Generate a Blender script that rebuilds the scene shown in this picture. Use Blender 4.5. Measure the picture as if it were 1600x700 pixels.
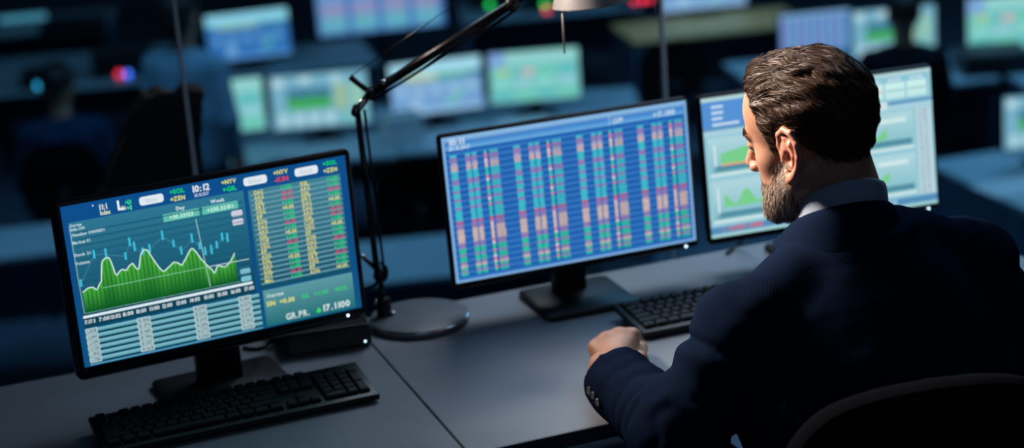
import bpy, bmesh, math, random
import numpy as np
from mathutils import Vector, Matrix
random.seed(7); rng = np.random.default_rng(7)
for o in list(bpy.data.objects): bpy.data.objects.remove(o)
scene = bpy.context.scene
COL = scene.collection
R = math.radians

# ------------------------------------------------------------------ camera
FPX, PITCH, ROLL, CAMZ = 2877.3, .3036, -.0714, 1.8897
FW = np.array([0, math.cos(PITCH), -math.sin(PITCH)]); UP0 = np.array([0, math.sin(PITCH), math.cos(PITCH)]); RT0 = np.array([1., 0, 0])
RT = RT0*math.cos(ROLL)+UP0*math.sin(ROLL); UP = UP0*math.cos(ROLL)-RT0*math.sin(ROLL)
cd = bpy.data.cameras.new('camera'); cam = bpy.data.objects.new('camera', cd); COL.objects.link(cam)
cam.matrix_world = Matrix([[RT[i], UP[i], -FW[i], (0, 0, CAMZ)[i]] for i in range(3)]+[[0, 0, 0, 1]])
cd.sensor_fit = 'HORIZONTAL'; cd.sensor_width = 36; cd.lens = FPX/1600*36
cd.dof.use_dof = True; cd.dof.focus_distance = 2.66; cd.dof.aperture_fstop = 2.4
cd.clip_end = 200
scene.camera = cam
def ray(x, y): return FW+RT*(x-800)/FPX+UP*(350-y)/FPX
def at(x, y, z):
    d = ray(x, y); return np.array([0, 0, CAMZ])+d*(z-CAMZ)/d[2]
def aty(x, y, Y):
    d = ray(x, y); return np.array([0, 0, CAMZ])+d*Y/d[1]

# ------------------------------------------------------------------ light and exposure
scene.view_settings.view_transform = 'Standard'; scene.view_settings.look = 'None'
scene.view_settings.exposure = 0.0; scene.view_settings.gamma = 1.0; scene.view_settings.use_curve_mapping = False
w = bpy.data.worlds.new('world'); scene.world = w; w.use_nodes = True
w.node_tree.nodes['Background'].inputs[0].default_value = (.02, .045, .09, 1); w.node_tree.nodes['Background'].inputs[1].default_value = .25
def area(name, loc, target, size, power, col, size_y=None, spread=180):
    l = bpy.data.lights.new(name, 'AREA'); l.energy = power; l.color = col; l.size = size
    if size_y: l.shape = 'RECTANGLE'; l.size_y = size_y
    l.spread = R(spread)
    o = bpy.data.objects.new(name, l); COL.objects.link(o); o.location = loc
    o.rotation_euler = (Vector(target)-Vector(loc)).to_track_quat('-Z', 'Y').to_euler()
    return o
area('ceiling_spot_warm', (-1.25, 3.35, 2.35), (.38, 2.61, 1.19), .35, 8.2, (1, .81, .68), spread=31)
area('ceiling_light_desk', (1.2, 4.15, 2.75), (.62, 3.1, .74), 1.0, 6, (.50, .76, 1), 1.0, spread=85)
area('added_light_back', (.25, 3.95, 1.95), (.25, 3.3, .74), .8, 4.6, (.74, .86, 1), .5, spread=110)  # added area light without a fitting, brightens the desk towards its back
area('ceiling_light_hall', (-1.8, 8.2, 2.9), (-1.8, 9.5, 0), 3, 72, (.22, .60, 1), 3)
area('ceiling_light_hall', (2.8, 10.0, 2.9), (2.8, 10.0, 0), 3, 115, (.20, .58, 1), 3)

area('fill_light_tier', (.4, -.6, 3.0), (.4, .9, 0), 2.2, 12, (.44, .62, 1), 2.2)  # added camera-side fill, lifts the blacks of the suit and near things
# ------------------------------------------------------------------ materials
def lin(c):
    c = [x/255 for x in c[:3]]
    return tuple(x/12.92 if x <= .04045 else ((x+.055)/1.055)**2.4 for x in c)
def mat(name, col, rough=.5, metal=0, spec=.5, noise=0, nscale=30, bump=0, bscale=200, sheen=0, attr=None, coat=0):
    m = bpy.data.materials.new(name); m.use_nodes = True; nt = m.node_tree; b = nt.nodes['Principled BSDF']
    b.inputs['Base Color'].default_value = (*col, 1); b.inputs['Roughness'].default_value = rough; b.inputs['Metallic'].default_value = metal
    b.inputs['Specular IOR Level'].default_value = spec
    if sheen: b.inputs['Sheen Weight'].default_value = sheen; b.inputs['Sheen Roughness'].default_value = .4
    if coat: b.inputs['Coat Weight'].default_value = coat
    tc = nt.nodes.new('ShaderNodeTexCoord')
    src = None
    if attr:
        a = nt.nodes.new('ShaderNodeAttribute'); a.attribute_name = attr; src = a.outputs['Color']; nt.links.new(src, b.inputs['Base Color'])
    if noise:
        n = nt.nodes.new('ShaderNodeTexNoise'); n.inputs['Scale'].default_value = nscale; n.inputs['Detail'].default_value = 5
        nt.links.new(tc.outputs['Object'], n.inputs['Vector'])
        mr = nt.nodes.new('ShaderNodeMapRange'); mr.inputs[1].default_value = .25; mr.inputs[2].default_value = .75
        mr.inputs[3].default_value = 1-noise; mr.inputs[4].default_value = 1+noise; nt.links.new(n.outputs[0], mr.inputs[0])
        mx = nt.nodes.new('ShaderNodeVectorMath'); mx.operation = 'SCALE'
        if src: nt.links.new(src, mx.inputs[0])
        else: mx.inputs[0].default_value = col
        nt.links.new(mr.outputs[0], mx.inputs['Scale']); nt.links.new(mx.outputs[0], b.inputs['Base Color'])
    if bump:
        n = nt.nodes.new('ShaderNodeTexNoise'); n.inputs['Scale'].default_value = bscale; n.inputs['Detail'].default_value = 4
        nt.links.new(tc.outputs['Object'], n.inputs['Vector'])
        bp = nt.nodes.new('ShaderNodeBump'); bp.inputs['Strength'].default_value = bump; bp.inputs['Distance'].default_value = .002
        nt.links.new(n.outputs[0], bp.inputs['Height']); nt.links.new(bp.outputs[0], b.inputs['Normal'])
    return m
def emit_attr(name, strength=1, sample=True):
    m = bpy.data.materials.new(name); m.use_nodes = True; nt = m.node_tree
    for n in list(nt.nodes): nt.nodes.remove(n)
    o = nt.nodes.new('ShaderNodeOutputMaterial'); e = nt.nodes.new('ShaderNodeEmission'); a = nt.nodes.new('ShaderNodeAttribute')
    a.attribute_name = 'Col'; e.inputs[1].default_value = strength
    g = nt.nodes.new('ShaderNodeBsdfGlossy'); g.inputs['Roughness'].default_value = .35; g.inputs[0].default_value = (.02, .02, .02, 1)
    ad = nt.nodes.new('ShaderNodeAddShader')
    nt.links.new(a.outputs['Color'], e.inputs[0]); nt.links.new(e.outputs[0], ad.inputs[0]); nt.links.new(g.outputs[0], ad.inputs[1])
    nt.links.new(ad.outputs[0], o.inputs[0])
    if not sample:
        try: m.cycles.emission_sampling = 'NONE'
        except Exception: pass
    return m
def emitter(name, col, strength):
    m = bpy.data.materials.new(name); m.use_nodes = True; b = m.node_tree.nodes['Principled BSDF']
    b.inputs['Base Color'].default_value = (*col, 1); b.inputs['Emission Color'].default_value = (*col, 1); b.inputs['Emission Strength'].default_value = strength
    return m
M = {}
M['desk'] = mat('desk_laminate', (.205, .225, .255), .42, noise=.10, nscale=9, bump=.12, bscale=700)
M['desk_edge'] = mat('desk_edge_band', (.035, .04, .05), .5, noise=.1)
M['metal_dark'] = mat('dark_metal', (.03, .033, .04), .4, .6, noise=.08)
M['plastic'] = mat('black_plastic', (.009, .0095, .012), .42, spec=.35, noise=.12, nscale=60, bump=.06, bscale=900)
M['plastic_gloss'] = mat('black_gloss_plastic', (.01, .01, .012), .2, noise=.08, nscale=40)
M['key'] = mat('key_plastic', (.010, .011, .013), .5, spec=.25, noise=.15, nscale=90, bump=.05, bscale=1200)
M['floor_up'] = mat('carpet_blue', (.14, .22, .34), .95, noise=.25, nscale=120, bump=.5, bscale=400)
M['floor_low'] = mat('hall_floor', (.06, .09, .13), .6, noise=.2, nscale=3)
M['wall'] = mat('hall_wall', (.05, .07, .10), .8, noise=.15, nscale=2)
M['ceil'] = mat('hall_ceiling', (.03, .035, .045), .9, noise=.1, nscale=3)
M['low_desk'] = mat('hall_desk', (.30, .40, .46), .45, noise=.1, nscale=5)
M['low_desk_tan'] = mat('hall_desk_wood', (.95, .50, .20), .5, noise=.15, nscale=8)
M['low_dark'] = mat('hall_equipment', (.02, .024, .032), .6, noise=.2, nscale=10)
M['low_blue'] = mat('hall_cabinet_blue', (.04, .075, .14), .6, noise=.12, nscale=6)
M['paper'] = mat('paper', (.6, .62, .64), .8, noise=.06, nscale=20)
M['lampmetal'] = mat('lamp_base_metal', (.13, .145, .165), .38, .1, noise=.08, nscale=50)
M['lamparm'] = mat('lamp_arm_metal', (.035, .037, .042), .3, .8, noise=.08, nscale=50)
M['chrome'] = mat('chrome', (.75, .76, .78), .15, 1, noise=.04)
M['shade'] = mat('lamp_shade_metal', (.36, .36, .37), .4, .2, noise=.05)
M['shade_in'] = mat('lamp_shade_inside', (.05, .05, .055), .6, noise=.05)
M['led'] = emitter('power_light', (.62, .82, 1), 3.5)
M['screen'] = emit_attr('screen_panel', 1.0)
M['print'] = emit_attr('screen_print', 1.0, False)

# ------------------------------------------------------------------ object helpers
def link(o, parent=None):
    COL.objects.link(o)
    if parent is not None: o.parent = parent
    return o
def tag(o, label=None, cat=None, group=None, kind=None):
    if label: o['label'] = label
    if cat: o['category'] = cat
    if group: o['group'] = group
    if kind: o['kind'] = kind
    return o
def thing(name, label, cat, loc=(0, 0, 0), rz=0, group=None):
    o = bpy.data.objects.new(name, None); o.empty_display_size = .05; COL.objects.link(o)
    o.location = loc; o.rotation_euler = (0, 0, rz)
    return tag(o, label, cat, group)
def mesh_obj(name, verts, faces, m, parent=None, smooth=False, cols=None, loc=None):
    me = bpy.data.meshes.new(name); me.from_pydata([tuple(map(float, v)) for v in verts], [], [tuple(map(int, f)) for f in faces]); me.update()
    if m: me.materials.append(m)
    if smooth: me.polygons.foreach_set('use_smooth', [True]*len(me.polygons))
    if cols is not None: set_cols(me, cols)
    o = bpy.data.objects.new(name, me)
    if loc is not None: o.location = loc
    return link(o, parent)
def set_cols(me, cols):       # per-vertex colours
    a = me.color_attributes.new('Col', 'FLOAT_COLOR', 'POINT')
    c = np.ones((len(me.vertices), 4), np.float32); c[:, :3] = np.asarray(cols, np.float32)
    a.data.foreach_set('color', c.ravel())
def np_mesh(name, V, Q, m, parent=None, smooth=True, cols=None):   # numpy quads
    me = bpy.data.meshes.new(name); n = len(Q); k = Q.shape[1]
    me.vertices.add(len(V)); me.vertices.foreach_set('co', np.asarray(V, np.float32).ravel())
    me.loops.add(n*k); me.loops.foreach_set('vertex_index', np.asarray(Q, np.int32).ravel())
    me.polygons.add(n); me.polygons.foreach_set('loop_start', np.arange(0, n*k, k, dtype=np.int32))
    try: me.polygons.foreach_set('loop_total', np.full(n, k, np.int32))
    except Exception: pass
    me.polygons.foreach_set('use_smooth', np.full(n, smooth)); me.update(calc_edges=True); me.validate()
    if m: me.materials.append(m)
    if cols is not None: set_cols(me, cols)
    return link(bpy.data.objects.new(name, me), parent)
def bm_obj(name, bm, m, parent=None, smooth=False):
    bmesh.ops.recalc_face_normals(bm, faces=bm.faces)
    me = bpy.data.meshes.new(name); bm.to_mesh(me); bm.free()
    for x in (m if isinstance(m, list) else [m]): me.materials.append(x)
    if smooth: me.polygons.foreach_set('use_smooth', [True]*len(me.polygons))
    return link(bpy.data.objects.new(name, me), parent)
def add_box(bm, c, s, bev=0, seg=2, mx=None):
    r = bmesh.ops.create_cube(bm, size=1); vs = r['verts']
    for v in vs: v.co = Vector((v.co.x*s[0]+c[0], v.co.y*s[1]+c[1], v.co.z*s[2]+c[2]))
    if bev:
        es = list({e for v in vs for e in v.link_edges})
        rb = bmesh.ops.bevel(bm, geom=es, offset=bev, segments=seg, affect='EDGES', profile=.5)
        vs = list({v for f in rb['faces'] for v in f.verts} | {v for v in vs if v.is_valid})
    if mx is not None:
        for v in vs: v.co = mx @ v.co
    return vs
def box_obj(name, c, s, m, parent=None, bev=0, seg=2, mx=None):
    bm = bmesh.new(); add_box(bm, c, s, bev, seg, mx); return bm_obj(name, bm, m, parent)
def rounded_slab(bm, w, h, d, r, bev=.002, n=6, mx=None):
    """rounded rectangle in XZ, thickness along +Y from 0 to d"""
    pts = []
    for cx, cz, a0 in ((w/2-r, h/2-r, 0), (-w/2+r, h/2-r, 90), (-w/2+r, -h/2+r, 180), (w/2-r, -h/2+r, 270)):
        for i in range(n+1):
            a = R(a0+90*i/n); pts.append((cx+r*math.cos(a), cz+r*math.sin(a)))
    def ring(y, ins): return [bm.verts.new((x*(1-2*ins/w), y, z*(1-2*ins/h))) for x, z in pts]
    rs = [ring(0, bev), ring(bev, 0), ring(d-bev, 0), ring(d, bev)]
    N = len(pts)
    for a, b in zip(rs, rs[1:]):
        for i in range(N): bm.faces.new((a[i], a[(i+1) % N], b[(i+1) % N], b[i]))
    bm.faces.new(rs[0]); bm.faces.new(rs[-1])
    if mx is not None:
        for r_ in rs:
            for v in r_: v.co = mx @ v.co
def tube(bm, pts, rad, n=12, cap=True):
    pts = [Vector(p) for p in pts]; rings = []
    rads = rad if isinstance(rad, (list, tuple)) else [rad]*len(pts)
    prev = None
    for i, p in enumerate(pts):
        t = (pts[min(i+1, len(pts)-1)]-pts[max(i-1, 0)]).normalized()
        if prev is None:
            a = t.orthogonal().normalized()
        else: a = (prev-t*prev.dot(t)).normalized()
        prev = a; b = t.cross(a)
        rings.append([bm.verts.new(p+(a*math.cos(2*math.pi*k/n)+b*math.sin(2*math.pi*k/n))*rads[i]) for k in range(n)])
    for r0, r1 in zip(rings, rings[1:]):
        for k in range(n): bm.faces.new((r0[k], r0[(k+1) % n], r1[(k+1) % n], r1[k]))
    if cap: bm.faces.new(rings[0][::-1]); bm.faces.new(rings[-1])
def tube_obj(name, pts, rad, m, parent=None, n=12):
    bm = bmesh.new(); tube(bm, pts, rad, n); return bm_obj(name, bm, m, parent, True)
def lathe(bm, prof, n=48, mx=None):
    rings = []
    for r_, z in prof:
        rings.append([bm.verts.new((max(r_, 1e-5)*math.cos(2*math.pi*k/n), max(r_, 1e-5)*math.sin(2*math.pi*k/n), z)) for k in range(n)])
    for a, b in zip(rings, rings[1:]):
        for k in range(n): bm.faces.new((a[k], a[(k+1) % n], b[(k+1) % n], b[k]))
    if prof[0][0] > .0005: bm.faces.new(rings[0][::-1])
    if prof[-1][0] > .0005: bm.faces.new(rings[-1])
    if mx is not None:
        for r_ in rings:
            for v in r_: v.co = mx @ v.co
def smooth_by_angle(o, deg=35):
    me = o.data; me.polygons.foreach_set('use_smooth', [True]*len(me.polygons))
    try: me.set_sharp_from_angle(angle=R(deg))
    except Exception: pass
    return o
def spline(pts, n=8):
    P = [np.array(p, float) for p in pts]; P = [2*P[0]-P[1]]+P+[2*P[-1]-P[-2]]; out = []
    for i in range(1, len(P)-2):
        for k in range(n):
            t = k/n; a, b, c, d = P[i-1:i+3]
            out.append(.5*((2*b)+(-a+c)*t+(2*a-5*b+4*c-d)*t*t+(-a+3*b-3*c+d)*t**3))
    out.append(P[-2]); return out
def copy_tree(o, parent=None):
    c = o.copy(); COL.objects.link(c); c.parent = parent
    for ch in list(o.children): copy_tree(ch, c)
    return c

# ------------------------------------------------------------------ implicit surfaces (bodies, cloth)
def vnoise(X, Y, Z, s, seed=0):
    x, y, z = X*s, Y*s, Z*s
    xi, yi, zi = np.floor(x).astype(np.int64), np.floor(y).astype(np.int64), np.floor(z).astype(np.int64)
    fx, fy, fz = x-xi, y-yi, z-zi
    fx, fy, fz = [t*t*(3-2*t) for t in (fx, fy, fz)]
    def h(a, b, c):
        n = (a*374761393+b*668265263+c*2147483647+seed*974634777) & 0xffffffff
        n = ((n ^ (n >> 13))*1274126177) & 0xffffffff
        return ((n ^ (n >> 16)) & 0xffff)/65535.0*2-1
    r = 0
    for dx in (0, 1):
        for dy in (0, 1):
            for dz in (0, 1):
                r = r+h(xi+dx, yi+dy, zi+dz)*(fx if dx else 1-fx)*(fy if dy else 1-fy)*(fz if dz else 1-fz)
    return r
def ell(X, Y, Z, c, r):
    x, y, z = X-c[0], Y-c[1], Z-c[2]
    k0 = np.sqrt((x/r[0])**2+(y/r[1])**2+(z/r[2])**2); k1 = np.sqrt((x/r[0]**2)**2+(y/r[1]**2)**2+(z/r[2]**2)**2)+1e-9
    return k0*(k0-1)/k1
def cone(X, Y, Z, a, b, ra, rb):
    a = np.asarray(a, float); b = np.asarray(b, float); d = b-a; L2 = d@d+1e-12
    t = np.clip(((X-a[0])*d[0]+(Y-a[1])*d[1]+(Z-a[2])*d[2])/L2, 0, 1)
    return np.sqrt((X-a[0]-d[0]*t)**2+(Y-a[1]-d[1]*t)**2+(Z-a[2]-d[2]*t)**2)-(ra+(rb-ra)*t)
def smin(a, b, k):
    if k <= 0: return np.minimum(a, b)
    h = np.clip(.5+.5*(b-a)/k, 0, 1); return b+(a-b)*h-k*h*(1-h)
def smax(a, b, k): return -smin(-a, -b, k)
class Vol:
    def __init__(s, lo, hi, h):
        s.lo = np.array(lo, float); s.h = h; s.n = np.ceil((np.array(hi)-s.lo)/h).astype(int)+1
        s.F = np.full(s.n, .5, np.float32)
        s.ax = [s.lo[i]+h*np.arange(s.n[i]) for i in range(3)]
    def sub(s, lo, hi):
        i0 = np.clip(np.floor((np.array(lo)-s.lo)/s.h).astype(int), 0, s.n); i1 = np.clip(np.ceil((np.array(hi)-s.lo)/s.h).astype(int)+1, 0, s.n)
        sl = tuple(slice(a, b) for a, b in zip(i0, i1))
        X, Y, Z = np.meshgrid(*[s.ax[i][sl[i]] for i in range(3)], indexing='ij')
        return sl, X.astype(np.float32), Y.astype(np.float32), Z.astype(np.float32)
    def grid(s): return s.sub(s.lo, s.lo+s.h*s.n)
    def add(s, fn, lo, hi, k=0, cut=False):
        m = max(k, 0)+3*s.h
        sl, X, Y, Z = s.sub(np.array(lo)-m, np.array(hi)+m)
        if X.size == 0: return
        d = fn(X, Y, Z)
        s.F[sl] = smax(s.F[sl], -d, k) if cut else smin(s.F[sl], d, k)
    def ell(s, c, r, k=0, cut=False):
        c = np.array(c, float); r = np.array(r, float); s.add(lambda X, Y, Z: ell(X, Y, Z, c, r), c-r, c+r, k, cut)
    def cone(s, a, b, ra, rb, k=0, cut=False):
        a = np.array(a, float); b = np.array(b, float); m = max(ra, rb)
        s.add(lambda X, Y, Z: cone(X, Y, Z, a, b, ra, rb), np.minimum(a, b)-m, np.maximum(a, b)+m, k, cut)
    def chain(s, pts, rads, k=.005, cut=False):
        for i in range(len(pts)-1): s.cone(pts[i], pts[i+1], rads[i], rads[i+1], k, cut)
    def sample(s, P, F=None):
        F = s.F if F is None else F
        g = (P-s.lo)/s.h; i = np.clip(np.floor(g).astype(int), 0, s.n-2); f = np.clip(g-i, 0, 1); r = 0
        for dx in (0, 1):
            for dy in (0, 1):
                for dz in (0, 1):
                    wgt = (f[:, 0] if dx else 1-f[:, 0])*(f[:, 1] if dy else 1-f[:, 1])*(f[:, 2] if dz else 1-f[:, 2])
                    r = r+wgt*F[i[:, 0]+dx, i[:, 1]+dy, i[:, 2]+dz]
        return r
    def grad(s, P, F=None):
        e = s.h; g = np.stack([s.sample(P+d, F)-s.sample(P-d, F) for d in np.eye(3)*e], -1)
        return g/(np.linalg.norm(g, axis=1, keepdims=True)+1e-9)
    def mesh(s, smooth=2, F=None):
        F = s.F if F is None else F
        ins = F < 0
        c = np.zeros(s.n-1, np.int8)
        for d in np.ndindex(2, 2, 2):
            c += ins[tuple(slice(d[i], s.n[i]-1+d[i]) for i in range(3))]
        act = (c > 0) & (c < 8); idx = np.full(s.n-1, -1, np.int64); ij = np.argwhere(act); idx[act] = np.arange(len(ij))
        acc = np.zeros((len(ij), 3)); cnt = np.zeros(len(ij))
        corners = [np.array(d) for d in np.ndindex(2, 2, 2)]
        for a in corners:
            for ax in range(3):
                if a[ax] == 0:
                    b = a.copy(); b[ax] = 1
                    fa = F[tuple((ij+a).T)].astype(float); fb = F[tuple((ij+b).T)].astype(float)
                    m = (fa < 0) != (fb < 0); t = np.where(m, fa/(fa-fb+1e-20), 0)
                    p = a[None, :]+np.eye(3)[ax][None, :]*t[:, None]
                    acc[m] += p[m]; cnt[m] += 1
        V = s.lo+(ij+acc/np.maximum(cnt, 1)[:, None])*s.h
        Q = []
        for ax in range(3):
            u, v = (ax+1) % 3, (ax+2) % 3
            A = ins[tuple(slice(0, s.n[i]-1) if i == ax else slice(1, s.n[i]-1) for i in range(3))]
            B = ins[tuple(slice(1, s.n[i]) if i == ax else slice(1, s.n[i]-1) for i in range(3))]
            e = np.argwhere(A != B); fl = A[tuple(e.T)]
            off = np.zeros(3, int); off[u] = 1; off[v] = 1; e = e+off
            def cell(du, dv):
                q = e.copy(); q[:, u] += du; q[:, v] += dv; return idx[tuple(q.T)]
            q = np.stack([cell(-1, -1), cell(0, -1), cell(0, 0), cell(-1, 0)], -1)
            q = np.where(fl[:, None], q, q[:, ::-1]); Q.append(q)
        Q = np.concatenate(Q); Q = Q[(Q >= 0).all(1)]
        for _ in range(smooth):
            S = np.zeros_like(V); n = np.zeros(len(V))
            for a in range(4):
                b = (a+1) % 4
                np.add.at(S, Q[:, a], V[Q[:, b]]); np.add.at(n, Q[:, a], 1)
            V = V*.5+.5*S/np.maximum(n, 1)[:, None]
        return V, Q
def ribbons(P, N, width, cols, name, m, parent, seed=0):
    """P: (strands, points, 3) centre lines, N: (strands, points, 3) outward normals -> tapered ribbon mesh"""
    S, K, _ = P.shape
    T = np.gradient(P, axis=1); T /= np.linalg.norm(T, axis=2, keepdims=True)+1e-9
    N = N+rng.normal(0, .42, (S, 1, 3))
    B = np.cross(T, N); B /= np.linalg.norm(B, axis=2, keepdims=True)+1e-9
    wd = width[:, None]*np.linspace(1, .12, K)[None, :]**.7
    V = np.stack([P-B*wd[..., None]/2, P+B*wd[..., None]/2], 2).reshape(-1, 3)
    base = (np.arange(S)*K*2)[:, None]+(np.arange(K-1)*2)[None, :]
    Q = np.stack([base, base+1, base+3, base+2], -1).reshape(-1, 4)
    c = np.repeat(cols, K*2, axis=0)
    return np_mesh(name, V, Q, m, parent, True, c)

# ------------------------------------------------------------------ screen drawing
GL = {}
def glyph(ch):
    if ch not in GL:
        c = bpy.data.curves.new('g', 'FONT'); c.body = ch; c.size = 1; c.resolution_u = 2; c.offset = .028
        o = bpy.data.objects.new('g', c); COL.objects.link(o); dg = bpy.context.evaluated_depsgraph_get(); dg.update()
        me = bpy.data.meshes.new_from_object(o.evaluated_get(dg))
        vs = [(v.co.x, v.co.y) for v in me.vertices]; fs = [tuple(p.vertices) for p in me.polygons]
        wd = max([v[0] for v in vs], default=.25)+.06
        if ch == ' ': wd = .32
        GL[ch] = (vs, fs, wd); bpy.data.objects.remove(o); bpy.data.meshes.remove(me)
    return GL[ch]
class Canvas:
    """uv drawing: u to the right, v down, both 0..1 over the lit panel"""
    def __init__(s, W, H): s.W, s.H = W, H; s.v = []; s.f = []; s.c = []
    def poly(s, uv, col, layer):
        n = len(s.v)
        for u, v in uv: s.v.append(((u-.5)*s.W, -.00012*layer, (.5-v)*s.H)); s.c.append(col if isinstance(col, tuple) else col)
        s.f.append(tuple(range(n, n+len(uv))))
    def rect(s, u0, v0, u1, v1, col, layer=1): s.poly([(u0, v1), (u1, v1), (u1, v0), (u0, v0)], lin(col), layer)
    def grad(s, u0, v0, u1, v1, c0, c1, layer=1):
        a, b = lin(c0), lin(c1); n = len(s.v)
        for (u, v), c in zip([(u0, v1), (u1, v1), (u1, v0), (u0, v0)], [b, b, a, a]): s.v.append(((u-.5)*s.W, -.00012*layer, (.5-v)*s.H)); s.c.append(c)
        s.f.append((n, n+1, n+2, n+3))
    def pill(s, u0, v0, u1, v1, col, layer=2, rr=.3):
        h = (v1-v0)*rr; wu = h*s.H/s.W; pts = []
        for cu, cv, a0 in ((u1-wu, v0+h, 0), (u0+wu, v0+h, 90), (u0+wu, v1-h, 180), (u1-wu, v1-h, 270)):
            for i in range(4): a = R(a0+30*i); pts.append((cu+wu*math.cos(a), cv-h*math.sin(a)))
        s.poly(pts, lin(col), layer)
    def line(s, pts, wd, col, layer=3):
        c = lin(col)
        for (a, b), (e, d) in zip(pts, pts[1:]):
            x0, y0, x1, y1 = a*s.W, b*s.H, e*s.W, d*s.H; L = math.hypot(x1-x0, y1-y0)+1e-9
            nx, ny = -(y1-y0)/L*wd/2, (x1-x0)/L*wd/2
            s.poly([((x0+nx)/s.W, (y0+ny)/s.H), ((x1+nx)/s.W, (y1+ny)/s.H), ((x1-nx)/s.W, (y1-ny)/s.H), ((x0-nx)/s.W, (y0-ny)/s.H)], c, layer)
    def text(s, u, v, h, txt, col, layer=4, width=None, align='l'):
        """cap height h (fraction of panel height), v is the middle line"""
        sc = h*s.H/.70; tot = sum(glyph(c)[2] for c in txt)*sc; sx = 1
        if width: sx = width*s.W/tot
        x = (u-.5)*s.W; tot *= sx
        if align == 'c': x -= tot/2
        if align == 'r': x -= tot
        z0 = (.5-v)*s.H-h*s.H/2; c = lin(col)
        for ch in txt:
            vs, fs, wd = glyph(ch); n = len(s.v)
            for a, b in vs: s.v.append((x+a*sc*sx, -.00012*layer, z0+b*sc)); s.c.append(c)
            s.f += [tuple(n+i for i in f) for f in fs]; x += wd*sc*sx
    def build(s, name, m, parent, mx=None):
        vs = [tuple(mx @ Vector(v)) for v in s.v] if mx is not None else s.v
        return mesh_obj(name, vs, s.f, m, parent, cols=s.c)

# ================================================================== the setting
DY = R(19.2)                                     # direction of the desk row
DU = np.array([math.cos(DY), math.sin(DY), 0]); DV = np.array([-math.sin(DY), math.cos(DY), 0])
BACK0 = np.array([-.11, 3.222, 0])               # a point under the back edge of the desks
LOW = -1.41                                      # floor of the lower hall
def dpt(u, v, z=0): return BACK0+DU*u+DV*v+np.array([0, 0, z])
ROT_D = Matrix.Rotation(DY, 4, 'Z')
def struct(o): o['kind'] = 'structure'; return o
def plane_box(name, lo, hi, m): return struct(box_obj(name, [(a+b)/2 for a, b in zip(lo, hi)], [b-a for a, b in zip(lo, hi)], m))
# upper tier: slab along the desk row, its edge one metre behind the desks
bm = bmesh.new(); add_box(bm, (0, -3.5, LOW/2), (22, 9.0, -LOW), mx=Matrix.Translation(Vector(BACK0)) @ ROT_D)
struct(bm_obj('floor', bm, M['floor_up'])); bpy.data.objects['floor']['label'] = 'blue carpeted upper floor under the desks'
o = plane_box('floor', (-12, -6, LOW-.1), (12, 19, LOW), M['floor_low']); o['label'] = 'dark floor of the lower hall'
plane_box('wall_back', (-12, 19, LOW), (12, 19.2, 3.2), M['wall']); plane_box('wall_left', (-12.2, -6, LOW), (-12, 19, 3.2), M['wall'])
plane_box('wall_right', (12, -6, LOW), (12.2, 19, 3.2), M['wall']); plane_box('wall_front', (-12, -6.2, LOW), (12, -6, 3.2), M['wall'])
plane_box('ceiling', (-12, -6, 3.2), (12, 19, 3.3), M['ceil'])
# glass partition at the edge of the tier
gm = bpy.data.materials.new('clear_glass'); gm.use_nodes = True; nt = gm.node_tree
for n in list(nt.nodes): nt.nodes.remove(n)
out = nt.nodes.new('ShaderNodeOutputMaterial'); tr = nt.nodes.new('ShaderNodeBsdfTransparent'); gl = nt.nodes.new('ShaderNodeBsdfGlossy'); mixs = nt.nodes.new('ShaderNodeMixShader'); fr = nt.nodes.new('ShaderNodeFresnel')
tr.inputs[0].default_value = (.965, .985, .99, 1); gl.inputs['Roughness'].default_value = .01; fr.inputs[0].default_value = 1.15
nt.links.new(fr.outputs[0], mixs.inputs[0]); nt.links.new(tr.outputs[0], mixs.inputs[1]); nt.links.new(gl.outputs[0], mixs.inputs[2]); nt.links.new(mixs.outputs[0], out.inputs[0])
M['glass'] = gm; M['glass_edge'] = mat('glass_joint', (.86, .94, .97), .35, .0, noise=.05)
GV = .74
def on_glass(px, py):      # where the line of sight meets the glass plane
    d = ray(px, py); n = DV; o_ = np.array([0, 0, CAMZ]); P0 = dpt(0, GV)
    t = ((P0-o_)@n)/(d@n); return ((o_+d*t)-P0)@DU
gw = thing('window_1', None, None, dpt(0, GV), DY); struct(gw); gw['label'] = 'tall frameless glass partition behind the desks'
j0, j1 = on_glass(275, 30), on_glass(1036, 80); step = j1-j0
joints = [j0-step*2, j0-step, j0, j1, j1+step, j1+2*step]
for a, b in zip(joints, joints[1:]): box_obj('pane', ((a+b)/2, 0, 1.6), (b-a-.006, .012, 3.2), M['glass'], gw, .001, 1)
for j in joints[1:-1]: box_obj('joint_strip', (j, 0, 1.6), (.0065, .015, 3.2), M['glass_edge'], gw)
box_obj('floor_channel', ((joints[0]+joints[-1])/2, 0, .02), (joints[-1]-joints[0], .05, .04), M['metal_dark'], gw, .003, 1)

# ================================================================== desks
DT = .74
SEAM = float((at(646, 611, DT)-dpt(0, 0, DT))@DU)
DD = .655
def make_desk(u0, u1, label):
    t = thing('desk', label, 'desk', dpt((u0+u1)/2, -DD/2), DY, 'desks in the upper row'); L = u1-u0-.003
    top = box_obj('desktop', (0, 0, DT-.0125), (L, DD, .025), M['desk'], t, .002, 2)
    box_obj('edge_band', (0, -DD/2-.0005, DT-.0125), (L-.002, .002, .0235), M['desk_edge'], top)
    box_obj('edge_band', (0, DD/2+.0005, DT-.0125), (L-.002, .002, .0235), M['desk_edge'], top)
    for sx in (-1, 1):
        for sy in (-1, 1): box_obj('leg', (sx*(L/2-.06), sy*(DD/2-.06), (DT-.025)/2), (.05, .05, DT-.025), M['metal_dark'], t, .004, 1)
    box_obj('rail', (0, DD/2-.06, DT-.06), (L-.17, .03, .06), M['metal_dark'], t, .003, 1)
    return t
RIGHT_END = float((at(1575, 389, DT)-dpt(0, 0, DT))@DU)
make_desk(SEAM-1.3, SEAM, 'grey laminate desk under the left monitor and its black keyboard')
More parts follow.
